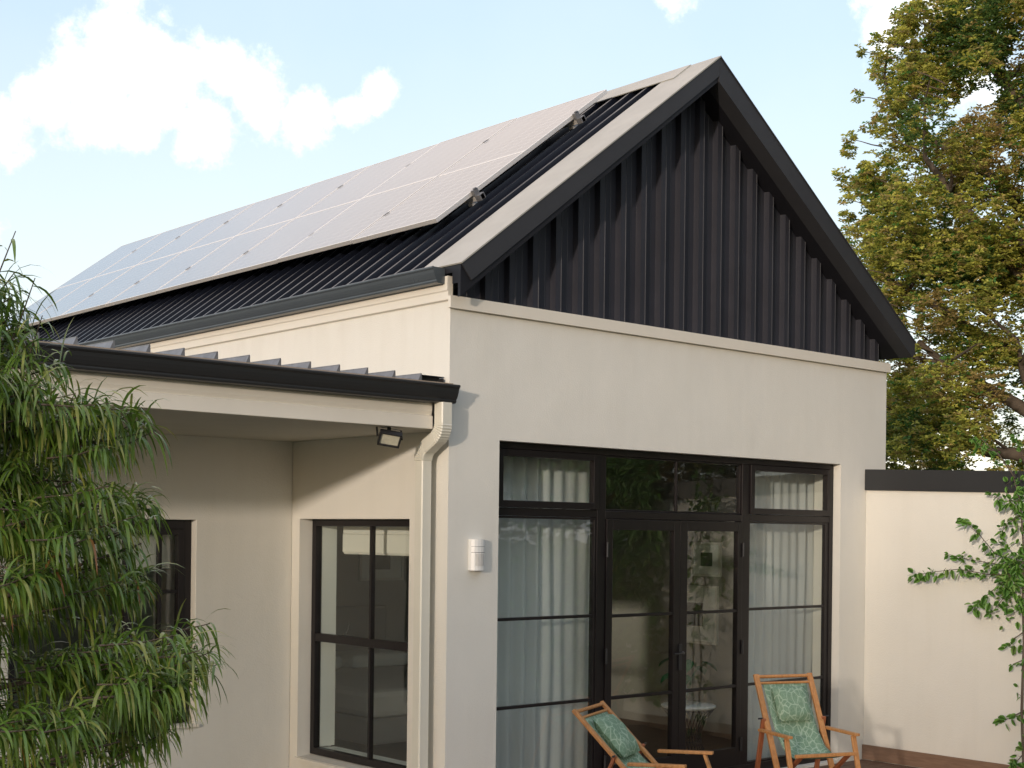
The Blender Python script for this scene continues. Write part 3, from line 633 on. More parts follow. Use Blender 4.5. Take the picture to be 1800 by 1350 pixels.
# wire side table with glass vase
tb = empty('side_table', (3.42, 0.72, -0.10), 'round white topped side table with flared wire base inside the doors', 'table')
m = MB(); m.lathe([(0, 0.0), (0.235, 0.0), (0.25, 0.012), (0.25, 0.024), (0.24, 0.03), (0, 0.03)], (3.42, 0.72, 0.40)); m.build('table_top', M_WHITE, tb)
m = MB()
for k in range(30):
    a = 2*math.pi*k/30; pts = []
    for j in range(9):
        t = j/8; rr = 0.115+0.11*abs(2*t-0.95)**1.8; aa = a+0.5*t; pts.append((3.42+rr*math.cos(aa), 0.72+rr*math.sin(aa), -0.095+0.49*t))
    m.tube(pts, 0.0035, n=4)
for zz, rr in ((-0.09, 0.215), (0.10, 0.125), (0.385, 0.225)):
    m.tube([(3.42+rr*math.cos(a*math.pi/12), 0.72+rr*math.sin(a*math.pi/12), zz) for a in range(25)], 0.004, n=4, caps=False)
m.build('wire_base', M_BLACK, tb)
vz = empty('vase', (3.35, 0.70, 0.43), 'clear glass vase holding broad green leaves on the wire table', 'vase')
m = MB(); m.lathe([(0, 0.0), (0.05, 0.0), (0.075, 0.05), (0.08, 0.11), (0.05, 0.17), (0.04, 0.21)], (3.35, 0.70, 0.432)); m.build('vase_body', M_GLASS, vz)
M_LEAFI = mat('broad_leaf', (0.03, 0.16, 0.06), 0.35, 0.5, var=0.4, vscale=12)
lv = MB(); st = MB(); random.seed(5)
for k in range(9):
    a = random.uniform(0, 6.28); Lh = random.uniform(0.18, 0.36); sp = random.uniform(0.06, 0.2)
    tip = Vector((3.35+sp*math.cos(a), 0.70+sp*0.8*math.sin(a), 0.50+Lh)); st.tube([(3.35, 0.70, 0.45), ((3.35+tip.x)/2, (0.70+tip.y)/2, tip.z-0.10), tip], 0.003, n=5)
    d = Vector((math.cos(a), math.sin(a), -0.25)).normalized(); sd = d.cross(Vector((0, 0, 1))).normalized(); vs = []
    for j in range(7):
        t = j/6; w = 0.055*math.sin(math.pi*min(1, t*0.9+0.08))
        c = tip+d*0.15*t+Vector((0, 0, -0.05*t*t)); vs += [c-sd*w+Vector((0, 0, 0.012)), c, c+sd*w+Vector((0, 0, 0.012))]
    lv.add(vs, [(3*j+i, 3*j+i+1, 3*j+i+4, 3*j+i+3) for j in range(6) for i in (0, 1)], True)
lv.build('leaf', M_LEAFI, vz); st.build('leaf_stem', M_LEAFI, vz)
# bed seen through the side window
bd = empty('bed', (2.3, 3.6, -0.10), 'grey upholstered bed with pale cover inside the side window', 'bed')
MB().box(1.2, 3.1, 2.6, 4.9, 0.02, 0.26).build('bed_base', mat('bed_cloth', (0.30, 0.29, 0.27), 0.9), bd, bevel=0.03)
MB().box(1.2, 3.1, 2.58, 4.9, 0.265, 0.52).build('mattress', M_BLIND, bd, bevel=0.06)
MB().box(1.3, 2.1, 4.3, 4.8, 0.53, 0.68).build('pillow', M_INTW, bd, bevel=0.06)
MB().box(2.2, 3.0, 4.3, 4.8, 0.53, 0.68).build('pillow', M_INTW, bd, bevel=0.06)
MB().box(1.2, 3.1, 4.92, 5.0, 0.02, 1.15).build('headboard', mat('bed_cloth', (0.22, 0.21, 0.20), 0.9), bd, bevel=0.03)

# ============================================================ SOLAR PANELS
s = 0.7599; nn = Vector((-s, 0, 1)).normalized(); tt = Vector((1, 0, s)).normalized()
ORD = ['nearest the gable end', 'second from the gable end', 'third from the gable end', 'fourth from the gable end', 'fifth from the gable end', 'sixth from the gable end', 'seventh from the gable end', 'farthest from the gable end']
PW, PL = 1.150, 2.345; OFFN = 0.112
base = Vector((0.565, 0, zl(0.565)))
panel0 = None
def slabT(m, t0, t1, y0, y1, n0, n1, org=Vector((0, 0, 0))):
    vs = [org + tt*t + Vector((0, y, 0)) + nn*n for t in (t0, t1) for y in (y0, y1) for n in (n0, n1)]
    return m.add(vs, [(0, 1, 3, 2), (4, 6, 7, 5), (0, 4, 5, 1), (2, 3, 7, 6), (0, 2, 6, 4), (1, 5, 7, 3)])
for k in range(8):
    loc = base + nn*(OFFN-0.035) + Vector((0, 0.82+k*1.165, 0))
    if k == 0:
        p = bpy.data.objects.new('solar_panel', None); COL.objects.link(p); ORG[p] = Vector((0, 0, 0))
        m = MB(); slabT(m, 0, 0.012, 0, PW, 0, 0.035); slabT(m, PL-0.012, PL, 0, PW, 0, 0.035); slabT(m, 0.012, PL-0.012, 0, 0.018, 0, 0.035); slabT(m, 0.012, PL-0.012, PW-0.018, PW, 0, 0.035)
        slabT(m, PL/2-0.014, PL/2+0.014, 0.012, PW-0.012, 0.028, 0.0345)
        m.build('panel_frame', M_ALU, p, bevel=0.0015)
        m = MB(); slabT(m, 0.012, PL/2-0.014, 0.012, PW-0.012, 0.026, 0.033); m.build('cell_sheet', M_CELL, p)
        m = MB(); slabT(m, PL/2+0.014, PL-0.012, 0.012, PW-0.012, 0.026, 0.033); m.build('cell_sheet', M_CELL, p)
        panel0 = p
    else:
        p = panel0.copy(); COL.objects.link(p)
        for ch in list(panel0.children):
            c = ch.copy(); COL.objects.link(c); c.parent = p
    p.location = loc + Vector((random.uniform(-.002, .002), 0, random.uniform(-.001, .003)))
    p['label'] = 'solar panel on the roof, '+ORD[k]; p['category'] = 'solar panel'; p['group'] = 'solar panels in a row on the roof slope'
for k, (t, w) in enumerate(((0.47, 'lower'), (1.86, 'upper'))):
    rl = empty('mounting_rail', (0.5, 0.76, 4.4), w+' aluminium mounting rail under the solar panels', 'rail')
    rl['group'] = 'rails carrying the solar panels'
    m = MB(); slabT(m, t-0.02, t+0.02, 0.74, 0.82+8*1.165+0.02, 0.022, 0.066, base); m.build('rail_bar', M_ALU, rl, bevel=0.002)
    m = MB(); slabT(m, t-0.028, t+0.028, 0.785, 0.818, 0.066, 0.118, base); slabT(m, t-0.03, t+0.03, 0.74, 0.80, 0.02, 0.07, base); slabT(m, t-0.012, t+0.012, 0.775, 0.80, 0.118, 0.128, base); m.build('end_clamp', M_GALV, rl, bevel=0.003)
    for j in range(1, 8):
        m = MB(); yy = 0.82+j*1.165-0.0075; slabT(m, t-0.03, t+0.03, yy-0.014, yy+0.014, 0.1125, 0.116, base); m.build('mid_clamp', M_GALV, rl)
    for j in range(9):
        m = MB(); yy = 0.475+0.207*(2+j*5)+0.002; slabT(m, t-0.03, t+0.03, yy-0.025, yy+0.025, -0.003, 0.021, base); m.build('rail_foot', M_ALU, rl)

# ============================================================ WALL FITTINGS
fl = empty('floodlight', (-0.46, 0.10, 2.70), 'small black floodlight bracketed under the porch ceiling edge', 'floodlight')
aim = Vector((-0.42, -0.55, -0.72)).normalized(); ctr = Vector((-0.47, 0.07, 2.615)); sd = Vector((0.93, -0.36, 0.0)).normalized(); sd = (sd-aim*sd.dot(aim)).normalized(); up = sd.cross(aim)
if up.z < 0: up = -up
def obox(m, c, e, hs):
    vs = [c+e[0]*a*hs[0]+e[1]*b*hs[1]+e[2]*d*hs[2] for a in (-1, 1) for b in (-1, 1) for d in (-1, 1)]
    return m.add(vs, [(0, 1, 3, 2), (4, 6, 7, 5), (0, 4, 5, 1), (2, 3, 7, 6), (0, 2, 6, 4), (1, 5, 7, 3)])
E3 = (sd, up, aim); m = MB()
obox(m, ctr-aim*0.014, E3, (0.078, 0.062, 0.012))
for a, b, c, d in ((0, 0.055, 0.078, 0.007), (0, -0.055, 0.078, 0.007)): obox(m, ctr+sd*a+up*b+aim*0.006, E3, (c, d, 0.0075))
for a in (-0.071, 0.071): obox(m, ctr+sd*a+aim*0.006, E3, (0.007, 0.0475, 0.0075))
m.build('lamp_housing', M_BLACK, fl, bevel=0.003)
m = MB(); obox(m, ctr+aim*0.001, E3, (0.064, 0.048, 0.002)); m.build('lamp_glass', M_LENS, fl)
m = MB(); A = ctr-sd*0.086; B = ctr+sd*0.086
m.bar(A-aim*0.01, A+Vector((0, 0.01, 0.075)), 0.004, 0.018, up=(0, 1, 0.1)); m.bar(B-aim*0.01, B+Vector((0, 0.01, 0.075)), 0.004, 0.018, up=(0, 1, 0.1)); m.bar(A+Vector((0, 0.01, 0.075)), B+Vector((0, 0.01, 0.075)), 0.018, 0.004); m.bar(ctr+Vector((0, .01, 0.02)), ctr+Vector((0, .01, 0.083)), 0.02, 0.02)
m.build('bracket', M_BLACK, fl)
ps = empty('motion_sensor', (0.25, 0, 1.80), 'white motion sensor fixed to the wall left of the glazing', 'motion sensor')
m = MB(); prof = [(0.19, 0.0), (0.19, -0.035), (0.205, -0.055), (0.225, -0.066), (0.252, -0.070), (0.279, -0.066), (0.299, -0.055), (0.314, -0.035), (0.314, 0.0)]
m.prism(prof, 1.70, 1.925, 'z'); m.build('sensor_housing', M_WHITE, ps, bevel=0.006)
m = MB(); pr2 = [(0.252+(x-0.252)*0.86, y*1.0-0.004) for x, y in prof[1:-1]]; m.prism(pr2+[(0.30, -0.02), (0.204, -0.02)], 1.735, 1.82, 'z'); m.build('sensor_lens', mat('lens_plastic', (0.62, 0.60, 0.56), 0.5, bump=0.5, bscale=150), ps)
m = MB(); m.prism([(x, y-0.0015) for x, y in prof[1:-1]], 1.828, 1.832, 'z'); m.prism([(x, y-0.0015) for x, y in prof[1:-1]], 1.872, 1.8745, 'z'); m.build('sensor_seam', M_GALV, ps)

# ============================================================ BOUNDARY WALL (right)
bw = empty('boundary_wall', (5.25, -1.5, ZB), 'tall cream garden wall with dark metal coping right of the deck', 'wall')
def bz(y): return 2.444 + 0.030*y
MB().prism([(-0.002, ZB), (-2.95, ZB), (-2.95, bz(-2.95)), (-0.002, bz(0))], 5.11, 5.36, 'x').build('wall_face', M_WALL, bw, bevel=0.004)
MB().prism([(-0.003, bz(0)-0.02), (-2.96, bz(-2.96)-0.02), (-2.96, bz(-2.96)+0.160), (-0.003, bz(0)+0.178)], 5.085, 5.385, 'x').build('coping', M_GUT2, bw, bevel=0.004)
MB().box(5.088, 5.1095, -2.95, -0.003, -0.138, 0.0).build('skirting_board', M_SKIRT, bw, bevel=0.003)

# ============================================================ DECK CHAIRS
def chair(loc, fwd, label, p):
    rz = math.atan2(fwd[1], fwd[0])
    t = empty('deck_chair', loc, label, 'deck chair', 'wooden deck chairs with leaf print slings', rz=rz)
    hw = p['hw']; T = Vector(p['top']); B = Vector(p['bot'])     # (u, w) of back rails
    def at(a, v): return Vector((a[0], v, a[1]))
    dirn = (T-B).normalized()
    for sg in (-1, 1):
        MB().bar(at(B, sg*hw), at(T+dirn*0.02, sg*hw), 0.024, 0.046, up=(0, 1, 0.0)).build('back_rail', M_TEAK, t, bevel=0.005)
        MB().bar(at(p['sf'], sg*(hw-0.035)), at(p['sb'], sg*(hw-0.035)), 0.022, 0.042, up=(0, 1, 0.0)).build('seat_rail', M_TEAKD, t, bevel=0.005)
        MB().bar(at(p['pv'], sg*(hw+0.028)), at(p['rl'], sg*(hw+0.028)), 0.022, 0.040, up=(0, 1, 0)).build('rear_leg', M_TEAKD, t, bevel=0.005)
        MB().bar(at((p['fa'][0], p['fa'][1]-0.013), sg*(hw+0.052)), at(p['fl'], sg*(hw+0.052)), 0.022, 0.040, up=(0, 1, 0)).build('front_leg', M_TEAK, t, bevel=0.005)
        MB().bar(at(p['ab'], sg*(hw+0.052)), at((p['fa'][0]+0.06, p['fa'][1]), sg*(hw+0.052)), 0.046, 0.022, up=(0, 0, 1)).build('armrest', M_TEAK, t, bevel=0.005)
        for q in (p['pv'], (p['fa'][0], p['fa'][1]-0.03)):
            MB().tube([at(q, sg*(hw+0.038)), at(q, sg*(hw+0.0745))], 0.007, n=8).build('bolt', M_BLACK, t)
    MB().tube([at(T, -hw), at(T, hw)], 0.014).build('top_bar', M_TEAK, t)
    MB().tube([at(T-dirn*0.055, -hw), at(T-dirn*0.055, hw)], 0.011).build('sling_bar', M_TEAK, t)
    MB().bar(at(p['sf'], -(hw+0.02)), at(p['sf'], hw+0.02), 0.030, 0.026).build('front_bar', M_TEAK, t, bevel=0.005)
    rlm = Vector(p['rl'])*0.75+Vector(p['pv'])*0.25
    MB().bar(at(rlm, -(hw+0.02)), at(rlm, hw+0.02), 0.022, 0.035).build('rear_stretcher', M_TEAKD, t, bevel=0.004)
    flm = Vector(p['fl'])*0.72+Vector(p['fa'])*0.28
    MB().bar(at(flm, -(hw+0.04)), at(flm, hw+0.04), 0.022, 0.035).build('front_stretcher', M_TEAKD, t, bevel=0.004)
    # sling: bezier from sling bar sagging to the front bar
    a = T-dirn*0.055; d = Vector(p['sf'])+Vector((0.0, 0.0)); b = Vector(p['c1']); c = Vector(p['c2'])
    def bez(s_): return a*(1-s_)**3 + b*3*s_*(1-s_)**2 + c*3*s_*s_*(1-s_) + d*s_**3
    fw_ = hw-0.045; m = MB(); NU = 28; NV = 10; vs = []
    for i in range(NU+1):
        q = bez(i/NU)
        for j in range(NV+1):
            v = -1+2*j/NV
            narrow = 1-0.05*math.sin(math.pi*i/NU)
            vs.append((q[0], v*fw_*narrow, q[1]-0.022*(1-v*v)*math.sin(math.pi*i/NU)+0.004*math.sin(v*7+i)*abs(v)))
    m.add(vs, [(i*(NV+1)+j, i*(NV+1)+j+1, (i+1)*(NV+1)+j+1, (i+1)*(NV+1)+j) for i in range(NU) for j in range(NV)], True)
    o = m.build('sling', M_FAB, t); sdm = o.modifiers.new('t', 'SOLIDIFY'); sdm.thickness = 0.006
    # head pillow
    q0 = bez(0.04); q1 = bez(0.32); ax = (q1-q0); Lp = ax.length; ax.normalize(); nr = Vector((-ax.y, ax.x))
    if nr.x < 0: nr = -nr
    cen = (q0+q1)/2 + nr*0.030; m = MB(); vs = []; N = 14; pwid = fw_*0.74
    for side in (1, -1):
        for i in range(N+1):
            for j in range(N+1):
                a_ = -1+2*i/N; b_ = -1+2*j/N
                th = 0.058*((1-a_**4)*(1-b_**4))**0.55*side
                pin = 1-0.07*(abs(a_)**2)*(1-abs(b_)) ; pin2 = 1-0.05*(abs(b_)**2)*(1-abs(a_))
                wr = 0.003*math.sin(a_*9+b_*5)
                qq = cen + ax*(a_*Lp/2*pin2) + nr*(th+wr)
                vs.append((qq[0], b_*pwid*pin, qq[1]))
    K = (N+1)**2
    fs = [(o_*K+i*(N+1)+j, o_*K+i*(N+1)+j+1, o_*K+(i+1)*(N+1)+j+1, o_*K+(i+1)*(N+1)+j) for o_ in (0, 1) for i in range(N) for j in range(N)]
    m.add(vs, fs, True); m.build('head_pillow', M_FAB, t)
    return t
R2 = RGT; cf = -FWD
def fdir(ang): return cf*math.cos(rad(ang)) + RGT*math.sin(rad(ang))
pA = dict(hw=0.27, top=(-0.40, 0.90), bot=(0.16, 0.34), sf=(0.62, 0.42), sb=(-0.06, 0.16), pv=(-0.10, 0.63), rl=(-0.36, 0.0), ab=(0.00, 0.585), fa=(0.34, 0.60), fl=(0.56, 0.0), c1=(-0.12, 0.56), c2=(0.20, 0.22))
pB = dict(hw=0.245, top=(-0.26, 0.99), bot=(0.12, 0.22), sf=(0.37, 0.45), sb=(-0.05, 0.13), pv=(-0.09, 0.68), rl=(-0.24, 0.0), ab=(-0.10, 0.59), fa=(0.29, 0.59), fl=(0.46, 0.0), c1=(-0.08, 0.60), c2=(0.08, 0.32))
fA = fdir(66); fB = fdir(20)
def place(topmid, f, p):
    return (topmid[0]-f[0]*p['top'][0], topmid[1]-f[1]*p['top'][0], -0.14)
chair(place((0.62, -0.83), fA, pA), fA, 'reclined wooden deck chair seen from its side, in front of the left door', pA)
chair(place((2.83, -0.80), fB, pB), fB, 'more upright wooden deck chair facing the viewer, by the right jamb', pB)

# ============================================================ FOLIAGE HELPERS
def leaf(m, base, d, up, L, w, col, droop=0.0, nseg=2, fold=0.15):
    d = d.normalized(); sd = d.cross(up)
    if sd.length < 1e-4: sd = d.orthogonal()
    sd.normalize(); nrm = sd.cross(d)
    k = len(m.v)
    if nseg == 2:
        c1 = base+d*L*0.5; tip = base+d*L-Vector((0, 0, droop*L))
        m.v += [tuple(base), tuple(c1-sd*w*0.5+nrm*fold*w), tuple(c1+sd*w*0.5+nrm*fold*w), tuple(tip)]
        m.f += [(k, k+1, k+3), (k, k+3, k+2)]; m.sm += [False, False]; m.c += [col]*4
    return m
def strap(m, base, d, L, w, col, g=1.0, n=5):
    """drooping strap leaf"""
    p = Vector(base); d = Vector(d).normalized(); k = len(m.v); st = L/n
    sd = d.cross(Vector((0, 0, 1)))
    if sd.length < 1e-3: sd = Vector((1, 0, 0))
    sd.normalize()
    tw = random.uniform(-0.6, 0.6); sd = (Matrix.Rotation(tw, 3, d) @ sd)
    ws = [0.45, 0.95, 1.0, 0.9, 0.6, 0.1]
    for i in range(n+1):
        a = sd*w*0.5*ws[i]
        m.v += [tuple(p-a), tuple(p+a)]; m.c += [(col[0]*(0.9+0.2*i/n), col[1], col[2]*(1-0.3*i/n))]*2
        d = (d + Vector((0, 0, -g*0.42))).normalized(); p = p + d*st
        sd = (sd - d*sd.dot(d)).normalized()
    for i in range(n): m.f.append((k+2*i, k+2*i+1, k+2*i+3, k+2*i+2)); m.sm.append(True)

# ============================================================ LEFT TREE (drooping strap leaves)
random.seed(21)
DT = 4.2
def W3(r, z, d): return Vector((CAM.x+FWD.x*d+RGT.x*r, CAM.y+FWD.y*d+RGT.y*r, z))
lt = empty('yellowwood_tree', tuple(W3(-1.75, -0.3, DT)), 'young tree with long drooping narrow leaves at the left', 'tree')
SIL = [(2.74, -1.47), (2.60, -1.43), (2.52, -1.38), (2.37, -1.36), (2.33, -1.14), (2.21, -1.09), (2.11, -1.12), (2.03, -1.09), (1.94, -1.10), (1.83, -1.11), (1.75, -1.15), (1.68, -1.13), (1.62, -0.98), (1.57, -0.90), (1.43, -0.92), (1.36, -0.98), (1.27, -1.04), (0.9, -1.10), (0.4, -1.2)]
def silr(z):
    if z >= SIL[0][0]: return -1.55
    for (z1, r1), (z2, r2) in zip(SIL, SIL[1:]):
        if z2 <= z <= z1: return r2+(r1-r2)*(z-z2)/(z1-z2)
    return -1.3
tw = MB(); lm = MB(); lm.c = []
trk = [W3(-1.75+0.03*math.sin(i), -0.3+i*0.32, DT+0.02*math.cos(i*2)) for i in range(11)]
tw.tube(trk, [0.055-0.0042*i for i in range(11)], n=10)
def podtwig(p0, p1, n, dens=1.0):
    p0 = Vector(p0); p1 = Vector(p1); axis = (p1-p0); L = axis.length; axis.normalize()
    mid = (p0+p1)/2+Vector((0, 0, -0.04*L))
    tw.tube([p0, mid, p1], [0.0035, 0.0025, 0.0015], n=5, caps=False)
    for i in range(n):
        t = (i/n)**0.8; q = p0*(1-t)**2+mid*2*t*(1-t)+p1*t*t
        a = random.uniform(0, 6.283); o = axis.orthogonal().normalized(); o = Matrix.Rotation(a, 3, axis) @ o
        d = (axis*random.uniform(0.25, 0.8)+o*1.0+Vector((0, 0, 0.25))).normalized()
        r_ = random.random()
        base = (0.10+0.07*r_, 0.18+0.09*r_, 0.03+0.015*r_)
        if r_ > 0.80: base = (0.26, 0.29, 0.08)
        if random.random() < 0.006: base = (0.30, 0.13, 0.04)
        strap(lm, q, d, random.uniform(0.085, 0.16), random.uniform(0.0065, 0.0105), base, g=random.uniform(0.7, 1.3))
cnt = 0
cents = []
tries = 0
while len(cents) < 64 and tries < 6000:
    tries += 1
    z = random.uniform(1.0, 2.60) if random.random() < 0.86 else random.uniform(0.15, 1.0)
    r_ = random.uniform(-2.25, -0.9); d = DT+random.uniform(-0.38, 0.34)
    if r_ > silr(z-0.02)-0.10: continue
    if any((abs(z-c[1])/0.11)**2+((r_-c[0])/0.17)**2+((d-c[2])/0.30)**2 < 1 for c in cents): continue
    cents.append((r_, z, d))
for r_, z, d in cents:
    c0 = W3(r_, z, d); bough = W3(r_-random.uniform(0.22, 0.34), z-random.uniform(0.0, 0.10), d+random.uniform(-.1, .1))
    tw.tube([bough, (bough+c0)/2+Vector((0, 0, 0.02)), c0], [0.006, 0.005, 0.003], n=5, caps=False)
    for k in range(11):
        rr = random.uniform(-0.13, 0.10); tip = W3(min(r_+rr, silr(z)-0.01), z+0.035-0.9*abs(rr)*0.5+random.uniform(-0.03, 0.03), d+random.uniform(-0.13, 0.13))
        st_ = tip - (RGT*random.uniform(0.6, 1.0)+FWD*random.uniform(-0.6, 0.6)).normalized()*random.uniform(0.10, 0.19) - Vector((0, 0, random.uniform(-0.01, 0.05)))
        podtwig(st_, tip, random.randint(20, 30))
for k in range(110):
    z = random.uniform(0.9, 2.4); r_ = random.uniform(-2.2, silr(z)-0.16); tip = W3(r_, z, DT+random.uniform(0.25, 0.6))
    podtwig(tip-RGT*0.16, tip, 22)
# edge twigs that draw the silhouette
for z, r_ in [(2.44, -1.38), (2.36, -1.33), (2.30, -1.14), (2.27, -1.08), (2.22, -1.18), (2.34, -1.25), (2.08, -1.14), (2.02, -1.08), (1.97, -1.17), (1.90, -1.13), (1.80, -1.15), (1.66, -0.93), (1.62, -0.95), (1.61, -0.90), (1.55, -0.89), (1.52, -0.93), (1.60, -1.02), (1.50, -1.0), (1.44, -1.03), (1.36, -1.02), (1.30, -1.1), (1.64, -1.1), (1.58, -1.12)]:
    for k in range(2):
        tip = W3(r_+random.uniform(-.03, 0), z+random.uniform(-.02, .02), DT+random.uniform(-0.2, 0.2))
        st_ = tip - RGT*random.uniform(0.14, 0.24) - Vector((0, 0, random.uniform(0.02, 0.10))) + FWD*random.uniform(-.08, .08)
        podtwig(st_, tip, random.randint(20, 28))
# leading shoots at the top
podtwig(W3(-1.52, 2.50, DT), W3(-1.44, 2.72, DT), 16); podtwig(W3(-1.60, 2.62, DT), W3(-1.50, 2.86, DT), 7)
for k in range(44): 
    zz_ = random.uniform(2.28, 2.72); rr_ = random.uniform(-1.75, silr(zz_)-0.02); podtwig(W3(rr_-0.15, zz_-0.05, DT+random.uniform(-.2, .2)), W3(rr_, zz_+0.02, DT+random.uniform(-.2, .2)), 24)
podtwig(W3(-1.66, 2.45, DT), W3(-1.62, 2.7, DT+.1), 14); podtwig(W3(-1.48, 2.42, DT), W3(-1.40, 2.60, DT-.05), 18); podtwig(W3(-1.9, 2.5, DT), W3(-1.85, 2.85, DT), 20)
# boughs from trunk towards the leaf masses
for k in range(12):
    z = 0.2+2.3*k/12; r_ = silr(z+0.05)-random.uniform(0.05, 0.5)
    a = W3(-1.75, z-random.uniform(0.1, 0.3), DT); b = W3(r_, z, DT+random.uniform(-.3, .3)); mid = (a+b)/2+Vector((0, 0, 0.03))
    tw.tube([a, mid, b], [0.011, 0.006, 0.003], n=6, caps=False)
tw.build('trunk', M_BARK, lt); lm.build('crown', M_POD, lt)

# ============================================================ OAK (right, behind the wall)
random.seed(4)
DO = 19.0
oak = empty('oak_tree', tuple(W3(8.2, -0.3, DO)), 'tall leafy oak with olive and russet leaves behind the garden wall', 'tree')
OS = [(11.5, 6.6), (10.3, 5.9), (9.27, 5.33), (8.89, 5.02), (8.58, 4.95), (8.04, 5.12), (7.72, 4.82), (7.41, 4.62), (6.95, 4.58), (6.33, 4.72), (5.87, 4.66), (5.56, 4.92), (4.95, 5.12), (4.33, 4.95), (2.9, 4.6), (1.5, 4.8)]
def oakl(z):
    if z >= OS[0][0]: return 7.5
    for (z1, r1), (z2, r2) in zip(OS, OS[1:]):
        if z2 <= z <= z1: return r2+(r1-r2)*(z-z2)/(z1-z2)
    return 4.8
tk = MB(); ol = MB(); ol.c = []
def limb(p, q, r0, r1, sag=0.0, n=7):
    pts = []; rs = []
    p = Vector(p); q = Vector(q); off = Vector((random.uniform(-1, 1), random.uniform(-1, 1), random.uniform(-.6, .6)))*(q-p).length*0.10
    for i in range(n+1):
        t = i/n; pts.append(p.lerp(q, t)+off*math.sin(math.pi*t)+Vector((random.uniform(-1, 1), random.uniform(-1, 1), random.uniform(-1, 1)))*(q-p).length*0.018*(0 < i < n)); rs.append(r0+(r1-r0)*t)
    tk.tube(pts, rs, n=8, caps=False); return pts
main = limb(W3(8.2, -0.3, DO), W3(8.0, 3.0, DO), 0.42, 0.32)
top = limb(main[-1], W3(8.3, 10.5, DO+0.3), 0.30, 0.08, n=10)
limbs = []
for z0, r1, z1, dd in [(2.6, 6.6, 4.6, -0.6), (3.0, 5.6, 3.6, 0.3), (3.6, 5.2, 5.6, 0.5), (4.4, 5.4, 7.0, -0.5), (5.2, 5.2, 7.9, 0.4), (6.0, 5.9, 9.0, 0.1), (4.0, 6.3, 6.0, -1.0), (3.2, 5.4, 4.6, -0.3), (7.0, 6.8, 10.5, -0.2), (3.5, 10.5, 5.8, 0.2), (5.0, 11.2, 7.8, -0.4), (6.5, 10.3, 9.6, 0.5)]:
    st_ = W3(8.1, z0, DO)
    pp_ = limb(st_, W3(r1, z1, DO+dd), 0.13, 0.035); limbs.append(pp_)
    for k in range(5):
        i = random.randint(3, 7); e = pp_[i]+Vector((random.uniform(-1, 1), random.uniform(-1, 1), random.uniform(-0.3, 0.9)))*0.9
        limb(pp_[i], e, 0.03, 0.010, n=4)
def oakcol():
    r_ = random.random()
    if r_ < 0.56: c = (0.38, 0.36, 0.075)
    elif r_ < 0.74: c = (0.38, 0.29, 0.11)
    elif r_ < 0.90: c = (0.22, 0.25, 0.05)
    else: c = (0.08, 0.18, 0.04)
    k = random.uniform(0.7, 1.7); return (c[0]*k, c[1]*k*1.04, c[2]*k)
def whorl(p, s_, col):
    for i in range(7):
        a = i*0.9+random.uniform(-.3, .3); el_ = random.uniform(-0.35, 0.8)
        d = Vector((math.cos(a)*math.cos(el_), math.sin(a)*math.cos(el_), math.sin(el_)))
        k = random.uniform(0.85, 1.15)
        leaf(ol, p+d*0.006, d, Vector((random.uniform(-1, 1), random.uniform(-1, 1), 0.8)), s_*random.uniform(0.8, 1.25), s_*0.58, (col[0]*k, col[1]*k, col[2]*k), droop=random.uniform(0, 0.3))
def clump(c, R_, n, scale=1.0, tone=1.0, bias=None):
    for _ in range(n):
        v = Vector((random.gauss(0, 1), random.gauss(0, 1), random.gauss(0, 0.8))).normalized()*R_*random.uniform(0.45, 1.0)**0.6
        col = bias if (bias and random.random() < 0.7) else oakcol()
        col = tuple(x*tone for x in col)
        whorl(c+v, 0.056*scale, col)
n = 0; tries = 0
cl_list = []
while n < 480 and tries < 20000:
    tries += 1
    z = random.uniform(2.2, 10.6); r_ = random.uniform(4.5, 9.4); d = DO+random.uniform(-1.7, 1.7)
    R_ = random.uniform(0.22, 0.46); lim = oakl(z)+R_*0.75
    if r_ < lim: continue
    # windows of sky low on the right of the crown
    if ((r_-6.65)/0.52)**2+((z-3.3)/0.70)**2 < 1: continue
    if ((r_-7.05)/0.3)**2+((z-4.35)/0.28)**2 < 1: continue
    if ((r_-6.15)/0.22)**2+((z-7.9)/0.18)**2 < 1 or ((r_-5.9)/0.2)**2+((z-7.5)/0.16)**2 < 1: continue
    cl_list.append((r_, z, d, R_)); n += 1
for r_, z, d, R_ in cl_list:
    hb = math.sin(r_*2.7+z*1.9)
    bias = (0.10, 0.18, 0.045) if hb > 0.82 else ((0.38, 0.28, 0.10) if hb < -0.6 else None)
    clump(W3(r_, z, d), R_, int(135*(R_/0.34)**2), 1.0, 1.0, bias)
# ragged outline: small sprigs hung on the boundary
for k in range(120):
    z = random.uniform(2.9, 10.2); r_ = oakl(z)+random.uniform(-0.02, 0.30); d = DO+random.uniform(-0.8, 0.8)
    clump(W3(r_, z, d), random.uniform(0.08, 0.17), random.randint(16, 30))
    if k % 3 == 0: limb(W3(r_+0.5, z-0.2, d), W3(r_, z, d), 0.012, 0.004, n=3)
for (r_, z, k) in [(4.85, 8.72, 9), (4.66, 8.58, 5), (4.62, 7.95, 6), (4.52, 7.38, 8), (4.50, 6.55, 7), (4.60, 6.1, 7), (4.68, 5.62, 9), (4.82, 5.5, 6), (4.78, 5.2, 7)]:
    clump(W3(r_, z, DO), 0.09, k*2); limb(W3(r_+0.45, z-0.1, DO), W3(r_, z, DO), 0.010, 0.004, n=3)
# far side of the crown, outside the frame
for k in range(90):
    a = random.uniform(-1.5, 1.5); z = random.uniform(3.5, 11.5); r_ = 9.2+random.uniform(0, 2.6); d = DO+random.uniform(-2.6, 2.6)
    clump(W3(r_, z, d), 0.7, 40, 2.8)
tk.build('trunk', M_BARK, oak); ocr = ol.build('crown', M_OAK, oak)
trunk_me = oak.children[0].data; crown_me = ocr.data
